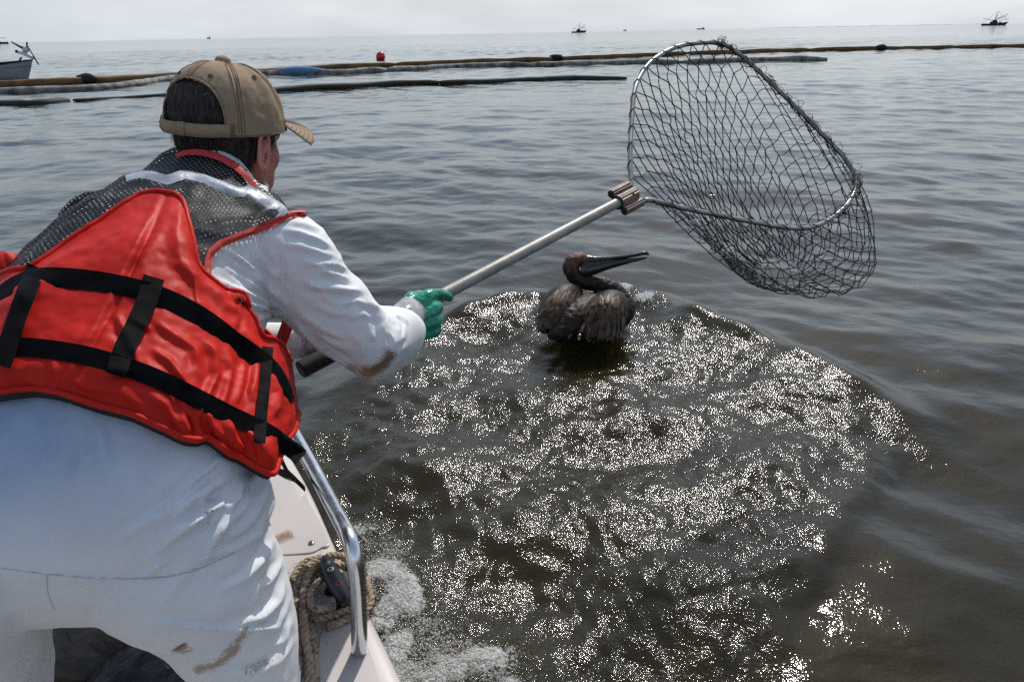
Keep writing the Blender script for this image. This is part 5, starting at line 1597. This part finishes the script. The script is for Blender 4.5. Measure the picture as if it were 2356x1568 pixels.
# columns of the padded back and sides: hem x,y  rim x,y  hem depth, rim depth
def back_z(x, y, gap):
    loc, nr = ray(CTREE, x, y)
    return None if loc is None else float((loc - CAM) @ CF) - gap
COLS = [  # (hem, rim)
    ((-150, 935), (-95, 700)), ((-90, 915), (-35, 668)), ((-20, 903), (8, 640)), ((60, 893), (72, 616)), ((139, 903), (152, 560)), ((223, 929), (218, 514)), ((302, 950), (284, 468)), ((352, 972), (330, 447)), ((390, 990), (381, 442)),
    ((425, 1006), (418, 457)), ((455, 1010), (436, 520)), ((480, 1006), (458, 612)), ((520, 1034), (512, 660)), ((557, 1052), (556, 686)), ((600, 1078), (580, 725)), ((632, 1086), (604, 770)), ((648, 1040), (648, 788)), ((682, 975), (668, 830))]
PT = []
for i, (hm, rm) in enumerate(COLS):
    row = []
    for t in np.linspace(0, 1, 7):
        x, y = hm[0] + (rm[0] - hm[0]) * t, hm[1] + (rm[1] - hm[1]) * t
        row.append((x, y))
    PT.append(row)
def vest_depth(x, y):
    xx = min(max(x, -60), 560)
    z = back_z(xx, y, 0.0)
    if z is None: z = 1.0
    return z
ZT = np.array([[vest_depth(x, y) for x, y in row] for row in PT])
ZT = ZT - .040
for i in range(len(COLS)):                       # pinch the pads at hem and rim
    ZT[i, 0] += .016; ZT[i, -1] += .026; ZT[i, 1] -= .002
for i, extra in ((0, .07), (1, .025), (14, .012), (15, .03), (16, .075), (17, .15)): ZT[i] += extra
vis_cols = np.array([[W(x, y, z) for (x, y), z in zip(row, zz)] for row, zz in zip(PT, ZT)])
# front half, out of sight, follows the chest
FRONT = [((676, 940), (655, 800), 1.26, 1.30), ((560, 960), (560, 720), 1.30, 1.36), ((380, 960), (400, 640), 1.30, 1.40), ((180, 930), (220, 600), 1.28, 1.40), ((0, 920), (60, 640), 1.22, 1.33), ((-130, 930), (-60, 680), 1.10, 1.2)]
fr = []
for hm, rm, z0, z1 in FRONT:
    fr.append([W(hm[0] + (rm[0] - hm[0]) * t, hm[1] + (rm[1] - hm[1]) * t, z0 + (z1 - z0) * t) for t in np.linspace(0, 1, 7)])
allc = np.vstack([vis_cols, np.array(fr)])
g1 = np.array([cr_spline(allc[:, j], 16, closed=True) for j in range(7)])            # (7, nU, 3)
grid = np.array([cr_spline(g1[:, i], 20) for i in range(g1.shape[1])])                # (nU, nV, 3)
nU, nV = grid.shape[:2]
GV = grid.reshape(-1, 3)
GF = [(i * nV + j, ((i + 1) % nU) * nV + j, ((i + 1) % nU) * nV + j + 1, i * nV + j + 1) for i in range(nU) for j in range(nV - 1)]
GV = push_out(GV, CTREE, .010)
N = vnormals(GV, GF)
if ((GV - CAM) * N).sum(1)[:nU * nV // 3].mean() > 0:
    GF = [f[::-1] for f in GF]; N = -N
VF = [([(385, 446), (330, 560), (262, 700), (205, 800), (150, 905)], -.009, 8), ([(400, 470), (345, 580), (280, 700)], .004, 14), ([(415, 470), (405, 540), (415, 600), (470, 640)], .005, 16), ([(330, 560), (330, 620), (345, 650)], .003, 14)]
VF += [([(262, 715), (290, 770), (318, 830)], .008, 9), ([(300, 730), (325, 745), (350, 760)], .005, 6), ([(355, 740), (400, 770), (450, 800), (455, 850)], .007, 9), ([(345, 800), (390, 830), (420, 870), (445, 905)], .008, 9), ([(360, 860), (400, 880), (430, 930)], .006, 8),
       ([(460, 780), (490, 800), (500, 860), (470, 920), (455, 960)], .010, 10), ([(520, 800), (530, 850), (510, 920), (500, 950)], .010, 9), ([(560, 830), (552, 880), (540, 930)], .008, 8), ([(590, 830), (585, 880), (570, 920)], .007, 8), ([(620, 850), (640, 900), (632, 960)], .009, 9),
       ([(190, 840), (240, 850), (300, 845)], .006, 8), ([(120, 830), (130, 880), (115, 900)], .009, 7), ([(140, 860), (200, 890), (280, 900), (340, 940)], .008, 10), ([(340, 905), (380, 930), (420, 985)], .009, 10), ([(430, 950), (445, 985), (440, 1005)], -.012, 7), ([(470, 945), (495, 985), (520, 1010)], .010, 9), ([(525, 970), (535, 1010), (560, 1040)], .010, 9), ([(560, 985), (590, 1010), (600, 1060)], .008, 9), ([(40, 860), (80, 880), (110, 892)], .004, 10),
       ([(30, 650), (60, 690), (40, 760)], .005, 12), ([(95, 620), (160, 590), (200, 570)], .004, 10), ([(400, 600), (450, 640), (520, 690)], .006, 12), ([(470, 650), (520, 700), (560, 720)], .008, 10), ([(540, 690), (560, 730), (550, 770)], -.008, 8), ([(578, 720), (600, 760), (640, 790)], .006, 7)]
FOLD_GAIN = 0.62
GV = folds(GV, N, VF)
gg = GV.reshape(nU, nV, 3)
for _ in range(1):
    a_ = gg.copy(); a_[:, 1:-1] = (gg[:, :-2] + 2 * gg[:, 1:-1] + gg[:, 2:]) / 4
    gg = (np.roll(a_, 1, 0) + 2 * a_ + np.roll(a_, -1, 0)) / 4
GV = gg.reshape(-1, 3)
N = vnormals(GV, GF); 
GV = GV + N * (.0018 * fbm(GV, 11, 3, 8) + .0012 * fbm(GV, 60, 2, 9))[:, None]
me = make_mesh('padded_panel', GV, GF)
vest = empty('x', tuple(W(300, 800, 1.05)), '', ''); vest.name = 'life_vest'; del vest['label'], vest['category']
vest.parent = man; vest.matrix_parent_inverse = man.matrix_world.inverted()
me.materials.append(M_VEST); me.materials.append(M_VESTD)
pv = link('padded_panel', me, None, vest)
VTREE = bvh(GV, GF)
# hem and rim piping
for j, rr2 in ((0, .0045), (nV - 1, .004)):
    q = GV.reshape(nU, nV, 3)[:, j]
    q = (np.roll(q, 1, 0) + q * 2 + np.roll(q, -1, 0)) / 4
    V, F = tube(q, rr2, 8, closed=True); link('edge_piping', make_mesh('edge_piping', V, F), M_VEST, vest)
# dark lining showing under the hem
q = GV.reshape(nU, nV, 3)[:, 0]; cq = q.mean(0)
rows = [q * .97 + cq * .03 + [0, 0, .004], q * .965 + cq * .035 - nrm(W(300, 400, 1) - W(300, 900, 1)) * .010, q * .94 + cq * .06 - nrm(W(300, 400, 1) - W(300, 900, 1)) * .002]
V, F = loft(rows, cap=False); link('lining', make_mesh('lining', V, F), M_VESTD, vest)

def ribbon(name, pts, wpx, tree, off, mat, parent, th=.0025, n=80, steps=5, taper=False, zfall=None):
    """webbing laid on the cloth below it; pts are (x, y) along its middle"""
    c = resample(cr_spline(np.array(pts, float), 10), n)
    T = nrm(np.gradient(c, axis=0)); S = np.stack([-T[:, 1], T[:, 0]], 1)
    wpx = np.interp(np.linspace(0, 1, n), np.linspace(0, 1, len(np.atleast_1d(wpx))), np.atleast_1d(wpx)) if np.ndim(wpx) else np.full(n, wpx)
    ks = np.linspace(-1, 1, steps)
    zz = np.full((n, steps), np.nan)
    for i in range(n):
        for k_, s in enumerate(ks):
            loc, nr = ray(tree, *(c[i] + S[i] * wpx[i] / 2 * s))
            if loc is not None: zz[i, k_] = (loc - CAM) @ CF
    ok = ~np.isnan(zz)
    ii = np.arange(n)
    for k_ in range(steps):
        if ok[:, k_].sum() >= 2: zz[:, k_] = np.interp(ii, ii[ok[:, k_]], zz[ok[:, k_], k_])
        else: zz[:, k_] = zfall or 1.0
    # webbing is stiff: smooth along its length, keep to the outside
    for _ in range(5):
        a = zz.copy(); a[1:-1] = (zz[:-2] + zz[1:-1] * 2 + zz[2:]) / 4; zz = np.minimum(a, zz * .3 + a * .7)
    mid = zz.mean(1, keepdims=True); zz = zz * .5 + mid * .5
    topv = np.array([[W(*(c[i] + S[i] * wpx[i] / 2 * ks[k_]), zz[i, k_] - off) for k_ in range(steps)] for i in range(n)])
    botv = np.array([[W(*(c[i] + S[i] * wpx[i] / 2 * ks[k_]), zz[i, k_] - off + th) for k_ in range(steps)] for i in range(n)])
    ring = np.concatenate([topv, botv[:, ::-1]], 1)
    V, F = loft(ring)
    me = make_mesh(name, V, F, True)
    uvl = me.uv_layers.new(name='UVMap')
    L = np.r_[0, np.cumsum(np.linalg.norm(np.diff(topv[:, steps // 2], axis=0), axis=1))]
    m2 = steps * 2
    uvs = np.zeros((len(me.loops), 2)); vi = np.empty(len(me.loops), int); me.loops.foreach_get('vertex_index', vi)
    vv = np.minimum(vi, n * m2 - 1)
    uvs[:, 0] = L[vv // m2]; uvs[:, 1] = (vv % m2) / m2
    uvl.data.foreach_set('uv', uvs.ravel())
    o = link(name, me, mat, parent)
    e = o.modifiers.new('e', 'EDGE_SPLIT'); e.split_angle = math.radians(50)
    return o
ribbon('waist_strap', [(-40, 745), (-5, 690), (40, 655), (95, 638), (170, 640), (250, 650), (330, 668), (400, 694), (470, 732), (540, 784), (600, 826), (632, 858), (655, 895), (664, 925)], [46, 46, 47, 48, 46, 46, 46, 45, 44, 42, 30], VTREE, .006, M_WEB, vest, zfall=1.1)
ribbon('waist_strap', [(-50, 800), (-10, 795), (60, 797), (140, 806), (220, 822), (300, 846), (380, 878), (460, 918), (540, 958), (610, 990), (655, 1020), (694, 1050)], [40, 44, 44, 45, 44, 44, 44, 44, 42, 40, 36], VTREE, .006, M_WEB, vest, zfall=1.1)
ribbon('strap_keeper', [(84, 612), (60, 672), (36, 738), (18, 794), (2, 838)], [46, 46, 44, 46, 48], VTREE, .010, M_WEB, vest)
ribbon('strap_keeper', [(354, 636), (338, 690), (310, 750), (284, 806), (266, 862)], [50, 48, 46, 50, 48], VTREE, .010, M_WEB, vest)
ribbon('strap_keeper', [(616, 796), (612, 850), (606, 910), (600, 970), (597, 1018)], [26, 26, 26, 27, 27], VTREE, .010, M_WEB, vest)
# loose strap tail and the thin tether with its snap hook
def free_strap(name, pts, wd, mat, parent, th=.0018):
    C = cr_spline([W(*q) for q in pts], 8); T, N_, B_ = frames(C, nrm(CAM - C[0]))
    rings = np.stack([C + B_ * wd / 2, C + N_ * th + B_ * wd * .3, C + N_ * th - B_ * wd * .3, C - B_ * wd / 2, C - N_ * th - B_ * wd * .3, C - N_ * th + B_ * wd * .3], 1)
    V, F = loft(rings); me = make_mesh(name, V, F)
    uvl = me.uv_layers.new(name='UVMap'); vi = np.empty(len(me.loops), int); me.loops.foreach_get('vertex_index', vi)
    L = np.r_[0, np.cumsum(np.linalg.norm(np.diff(C, axis=0), axis=1))]; L = np.r_[np.repeat(L, 6), 0, L[-1]]
    uvl.data.foreach_set('uv', np.stack([L[vi], vi * 0.0], 1).ravel())
    return link(name, me, mat, parent)
free_strap('strap_tail', [(622, 996, .955), (650, 1018, .965), (676, 1036, .985), (692, 1050, 1.0)], .024, M_WEB, vest)
free_strap('tether', [(636, 1030, 1.0), (650, 1062, 1.08), (664, 1088, 1.2), (682, 1104, 1.32), (700, 1122, 1.42)], .014, M_WEB, vest)
V, F = tube([W(640, 1082, 1.36), W(660, 1090, 1.38), W(676, 1100, 1.4)], [.006, .009, .006], 8); link('snap_hook', make_mesh('snap_hook', V, F), M_BLK, vest)

# mesh yoke over the shoulders: the part of the torso inside this outline, lifted off the shirt
YOKE = [(-80, 700), (20, 600), (90, 480), (230, 390), (330, 350), (385, 352), (405, 350), (450, 344), (500, 354), (548, 382), (580, 418), (600, 442), (640, 452), (690, 480), (703, 492), (640, 512), (575, 542), (500, 574), (484, 592), (480, 640), (490, 668), (560, 690), (580, 860), (300, 900), (-80, 900)]
pT, zT = proj(CV)
TN = vnormals(CV, CFa)
TTREE = bvh(TV, TF)
inside = in_poly(pT, YOKE)
for i in np.nonzero(inside)[0]:
    q = TTREE.find_nearest(Vector(CV[i]))
    if q[3] is None or q[3] > .085: inside[i] = False
faces = [f for f in CFa if all(inside[list(f)])]
used = sorted({i for f in faces for i in f}); mp_i = {v: k_ for k_, v in enumerate(used)}
YV = CV[used] + TN[used] * .008
YV = YV + TN[used] * (.0025 * fbm(YV, 22, 3, 12))[:, None]
YFc = [tuple(mp_i[i] for i in f) for f in faces]
me = make_mesh('mesh_yoke', YV, YFc)
uvl = me.uv_layers.new(name='UVMap')
spine = nrm(W(460, 400, 1.2) - W(300, 900, 1.0)); acr = nrm(np.cross(spine, CF)); acr = nrm(CR - spine * (CR @ spine))
uvv = np.stack([(YV - W(300, 900, 1.0)) @ acr, (YV - W(300, 900, 1.0)) @ spine], 1)
vi = np.empty(len(me.loops), int); me.loops.foreach_get('vertex_index', vi)
uvl.data.foreach_set('uv', uvv[vi].ravel())
def mesh_cloth():
    m, nd, lk, b = nodes_of('black polyester mesh')
    b.inputs['Base Color'].default_value = (0.010, 0.009, 0.010, 1); b.inputs['Roughness'].default_value = 0.55; b.inputs['Specular IOR Level'].default_value = 0.2
    uv = nd.new('ShaderNodeUVMap'); uv.uv_map = 'UVMap'
    sc = nd.new('ShaderNodeVectorMath'); sc.operation = 'SCALE'; sc.inputs['Scale'].default_value = 1 / .0092
    lk.new(uv.outputs['UV'], sc.inputs[0])
    def dots(ox, oy):
        a = nd.new('ShaderNodeVectorMath'); a.operation = 'MULTIPLY_ADD'; a.inputs[1].default_value = (1, 1 / 1.0, 0); a.inputs[2].default_value = (ox + 100, oy + 100, 0)
        lk.new(sc.outputs[0], a.inputs[0])
        f = nd.new('ShaderNodeVectorMath'); f.operation = 'FRACTION'; lk.new(a.outputs[0], f.inputs[0])
        s = nd.new('ShaderNodeVectorMath'); s.operation = 'SUBTRACT'; s.inputs[1].default_value = (.5, .5, 0); lk.new(f.outputs[0], s.inputs[0])
        z_ = nd.new('ShaderNodeVectorMath'); z_.operation = 'MULTIPLY'; z_.inputs[1].default_value = (1, 1, 0); lk.new(s.outputs[0], z_.inputs[0])
        l = nd.new('ShaderNodeVectorMath'); l.operation = 'LENGTH'; lk.new(z_.outputs[0], l.inputs[0])
        return l
    d1, d2 = dots(0, 0), dots(.5, .5)
    mn = nd.new('ShaderNodeMath'); mn.operation = 'MINIMUM'; lk.new(d1.outputs['Value'], mn.inputs[0]); lk.new(d2.outputs['Value'], mn.inputs[1])
    lt = nd.new('ShaderNodeMath'); lt.operation = 'LESS_THAN'; lt.inputs[1].default_value = 0.192; lk.new(mn.outputs[0], lt.inputs[0])
    tr = nd.new('ShaderNodeBsdfTransparent'); mx = nd.new('ShaderNodeMixShader')
    lk.new(lt.outputs[0], mx.inputs[0]); lk.new(b.outputs[0], mx.inputs[1]); lk.new(tr.outputs[0], mx.inputs[2])
    lk.new(mx.outputs[0], nd['Material Output'].inputs['Surface'])
    return m
yoke = link('mesh_yoke', me, mesh_cloth(), vest)
YTREE = bvh(YV, YFc)
both_V = np.vstack([CV, YV]); both_F = list(CFa) + [tuple(i + len(CV) for i in f) for f in YFc]
BTREE = bvh(both_V, both_F)
M_TAPE = pmat('silver reflective tape', (0.36, 0.39, 0.43), rough=0.42, var=0.1, vscale=60, metallic=0.0, bump=0.6, bscale=60, bdist=.003)
ribbon('reflective_tape', [(290, 410), (318, 404), (350, 404), (385, 412), (420, 402), (455, 408), (500, 424), (545, 440), (570, 440)], [16, 22, 22, 22, 24, 24, 24, 22], BTREE, .006, M_TAPE, vest, th=.0012)
ribbon('reflective_tape', [(562, 434), (585, 448), (615, 466), (640, 482), (652, 496)], [28, 32, 33, 33], BTREE, .007, M_TAPE, vest, th=.0012)
ribbon('armhole_binding', [(704, 490), (672, 492), (640, 506), (600, 524), (550, 542), (505, 562), (486, 580), (479, 604), (478, 630), (484, 652)], [16, 16, 17, 17, 17, 17, 16], BTREE, .006, M_TRIM, vest, th=.003)
ribbon('neck_binding', [(404, 358), (428, 350), (462, 350), (502, 360), (536, 378), (564, 402), (588, 432)], [10, 13, 15, 16, 14, 12], BTREE, .010, M_TRIM, vest, th=.003)
# front edge of the vest glimpsed below the armpit, and the flap end at the far left
free_strap('front_panel_edge', [(668, 716, 1.26), (662, 742, 1.27), (652, 770, 1.28), (640, 800, 1.29)], .022, M_TRIM, vest, th=.004)
V, F = lump(W(22, 632, 1.02), (.022, .022, .03), 5, 20, .25); link('side_flap', make_mesh('side_flap', V, F), M_VEST, vest)

# ---------------- gloves
M_GLOVE = pmat('wet green rubber glove', (0.010, 0.27, 0.165), rough=0.22, var=0.2, vscale=30, bump=0.45, bscale=55, bdist=.004, spec=0.6)
M_CUFF = pmat('clear grey tape cuff', (0.36, 0.36, 0.37), rough=0.18, var=0.2, vscale=50, bump=0.7, bscale=60, bdist=.004)
PH = pole_pt(972)
Vc = nrm(CAM - PH); Vc = nrm(Vc - AX * (Vc @ AX)); Dn = nrm(np.cross(Vc, AX)); 
if Dn[2] > 0: Dn = -Dn
def hp(a, d, v): return PH + AX * a + Dn * d + Vc * v
def chain(pts, r, m=14): return tube(cr_spline([hp(*q) for q in pts], 5), cr_spline(np.array(r)[:, None], 5)[:, 0], m)
def capped(pts, r):
    V, F = chain(pts, r); 
    return [(V, F), sphere(hp(*pts[0]), r[0], 12, 8), sphere(hp(*pts[-1]), r[-1], 12, 8)]
gp_ = []
gp_ += capped([(-.050, .006, .026), (-.030, -.004, .031), (-.004, -.010, .033), (.014, -.010, .030)], [.022, .020, .019, .016])      # index side of the palm
gp_ += capped([(-.050, .020, .027), (-.028, .020, .032), (-.004, .018, .034), (.012, .018, .030)], [.024, .021, .019, .016])
gp_ += capped([(-.050, .032, .022), (-.032, .040, .028), (-.010, .042, .029), (.004, .042, .024)], [.020, .020, .018, .015])
gp_ += capped([(-.048, .040, .014), (-.034, .056, .020), (-.016, .060, .020), (-.006, .060, .014)], [.017, .017, .016, .013])
fingers = [
    ([(.014, -.010, .029), (.034, -.008, .027), (.054, .004, .020), (.066, .014, .010)], [.0135, .0120, .0110, .0095]),                          # index, laid along the pole
    ([(.012, .018, .029), (.024, .020, .010), (.018, .012, -.014), (.004, -.006, -.020), (-.004, -.016, -.014)], [.0140, .0125, .0115, .0105, .009]),
    ([(.004, .042, .024), (.012, .042, .004), (.004, .028, -.016), (-.010, .006, -.022), (-.016, -.008, -.018)], [.0135, .0125, .0112, .0105, .009]),
    ([(-.006, .060, .014), (.000, .058, -.002), (-.008, .042, -.016), (-.020, .020, -.022)], [.0120, .0110, .0100, .009]),
    ([(-.048, -.004, .022), (-.030, -.024, .016), (-.010, -.026, .002), (.014, -.022, -.008), (.026, -.016, -.012)], [.0170, .0150, .0130, .0120, .010])]        # thumb over the top
for pts, r in fingers: gp_ += capped(pts, r)
gp_ += [chain([(-.052, .020, .024), (-.066, .020, .022), (-.080, .022, .018)], [.030, .031, .034])]
GVv, GFf = remesh('glove', gp_, .0026, 4)
N = vnormals(GVv, GFf)
GVv = GVv + N * (.0014 * fbm(GVv, 60, 3, 4) + .0008 * np.abs(fbm(GVv, 160, 2, 5)))[:, None]
link('glove', make_mesh('glove', GVv, GFf), M_GLOVE, man)
cu = cr_spline([W(926, 742, 1.43), W(936, 728, 1.452), W(944, 716, 1.475)], 6)
V, F = tube(cu, np.linspace(.040, .034, len(cu)), 24); V = V + (.0016 * fbm(V, 70, 3, 2))[:, None]
link('taped_cuff', make_mesh('taped_cuff', V, F), M_CUFF, man)
# left glove round the grip
PH2 = pole_pt(805)
def hp2(a, d, v): return PH2 + AX * a + Dn * d + Vc * v
gl2 = []
def cap2(pts, r):
    return [tube(cr_spline([hp2(*q) for q in pts], 5), cr_spline(np.array(r)[:, None], 5)[:, 0], 12), sphere(hp2(*pts[0]), r[0], 10, 8), sphere(hp2(*pts[-1]), r[-1], 10, 8)]
for k_ in range(4):
    a0 = .034 - .022 * k_
    gl2 += cap2([(a0, -.030, -.026), (a0 + .004, -.034, -.004), (a0 + .006, -.022, .020), (a0 + .004, .004, .029), (a0, .020, .018)], [.015, .0125, .0115, .0105, .009])
    gl2 += cap2([(a0, -.030, -.026), (a0 - .02, -.040, -.04), (a0 * .5 - .045, -.050, -.05)], [.016, .019, .022])
gl2 += cap2([(.0, .010, -.036), (.03, .022, -.016), (.045, .024, .004)], [.016, .013, .010])
V, F = remesh('glove', gl2, .003, 4); link('glove', make_mesh('glove', V, F), M_GLOVE, man)
cq = cr_spline([W(694, 788, 1.42), W(716, 792, 1.44), W(745, 792, 1.46)], 6)
V, F = tube(cq, np.linspace(.032, .030, len(cq)), 20); V = V + (.002 * fbm(V, 70, 3, 2))[:, None]
link('taped_cuff', make_mesh('taped_cuff', V, F), M_CUFF, man)

# boots on the sole
M_BOOT = pmat('white rubber boot', (0.55, 0.54, 0.5), rough=0.5, var=0.1)
for R_ in (LEG_R, LEG_L):
    r = R_[-1]; an = W((r[0] + r[2]) / 2, (r[1] + r[3]) / 2, r[4]); fz = .135
    f_ = nrm(np.array([.25, 1, 0]))
    heel = np.array([an[0], an[1], fz]) - f_ * .06
    parts_ = [tube([an + [0, 0, .12], an, np.array([an[0], an[1], fz + .05])], [.062, .058, .055], 16), tube([heel + [0, 0, .045], heel + f_ * .1 + [0, 0, .05], heel + f_ * .19 + [0, 0, .04], heel + f_ * .25 + [0, 0, .032]], [.044, .048, .046, .028], 14)]
    V, F = remesh('boot', parts_, .007, 4); V[:, 2] = np.maximum(V[:, 2], fz + .002)
    link('boot', make_mesh('boot', V, F), M_BOOT, man)
# ------------------------------------------------------------------ foam bubbles along the boat side
def foam_bubbles():
    r = np.random.default_rng(77)
    c0, f0 = sphere((0, 0, 0), 1.0, 5, 4)
    mb_V, mb_F, n = [], [], 0
    spots = [(850, 1232, 48, 34, 260), (905, 1262, 36, 22, 200), (880, 1318, 46, 52, 420), (925, 1395, 52, 58, 480), (975, 1465, 75, 50, 460), (1055, 1528, 100, 48, 800), (945, 1550, 70, 40, 380), (1120, 1585, 80, 40, 300),
             (1465, 698, 45, 14, 110), (1362, 662, 34, 7, 60), (1270, 738, 40, 12, 60), (1520, 715, 40, 16, 80)]
    pts = []
    for x, y, rx, ry, k in spots:
        a = r.normal(0, .6, (int(k * 2.6), 2))
        for u, v in a:
            g = G(x + u * rx, y + v * ry)
            pts.append(g)
    pts = np.array(pts)
    ok = BOAT_SIDE_DIST(pts[:, :2]) > 0.015
    pts = pts[ok]
    hz, _, _ = sea(pts[:, 0], pts[:, 1], np.hypot(pts[:, 0], pts[:, 1]) * .0045)
    rad = np.exp(r.normal(math.log(.0015), .45, len(pts)))
    rad = np.minimum(rad, .0052)
    P = np.c_[pts[:, :2], hz + rad * .25]
    V = (c0[None] * rad[:, None, None] * np.array([1, 1, .75]) + P[:, None]).reshape(-1, 3)
    F = [tuple(i + k * len(c0) for i in f) for k in range(len(P)) for f in f0]
    return make_mesh('foam', V, F)
def bubble_mat():
    m, nd, lk, b = nodes_of('foam bubble')
    b.inputs['Base Color'].default_value = (0.60, 0.58, 0.54, 1)
    b.inputs['Roughness'].default_value = 0.12
    b.inputs['IOR'].default_value = 1.33
    tr = nd.new('ShaderNodeBsdfTransparent'); mx = nd.new('ShaderNodeMixShader')
    lw = nd.new('ShaderNodeLayerWeight'); lw.inputs['Blend'].default_value = 0.35
    mr = nd.new('ShaderNodeMapRange'); mr.inputs['To Min'].default_value = 0.30; mr.inputs['To Max'].default_value = 0.95
    lk.new(lw.outputs['Facing'], mr.inputs['Value']); lk.new(mr.outputs['Result'], mx.inputs[0])
    lk.new(tr.outputs[0], mx.inputs[1]); lk.new(b.outputs[0], mx.inputs[2]); lk.new(mx.outputs[0], nd['Material Output'].inputs['Surface'])
    return m
link('foam', foam_bubbles(), bubble_mat(), kind='stuff', label='white foam bubbles on the water along the boat side', category='foam')
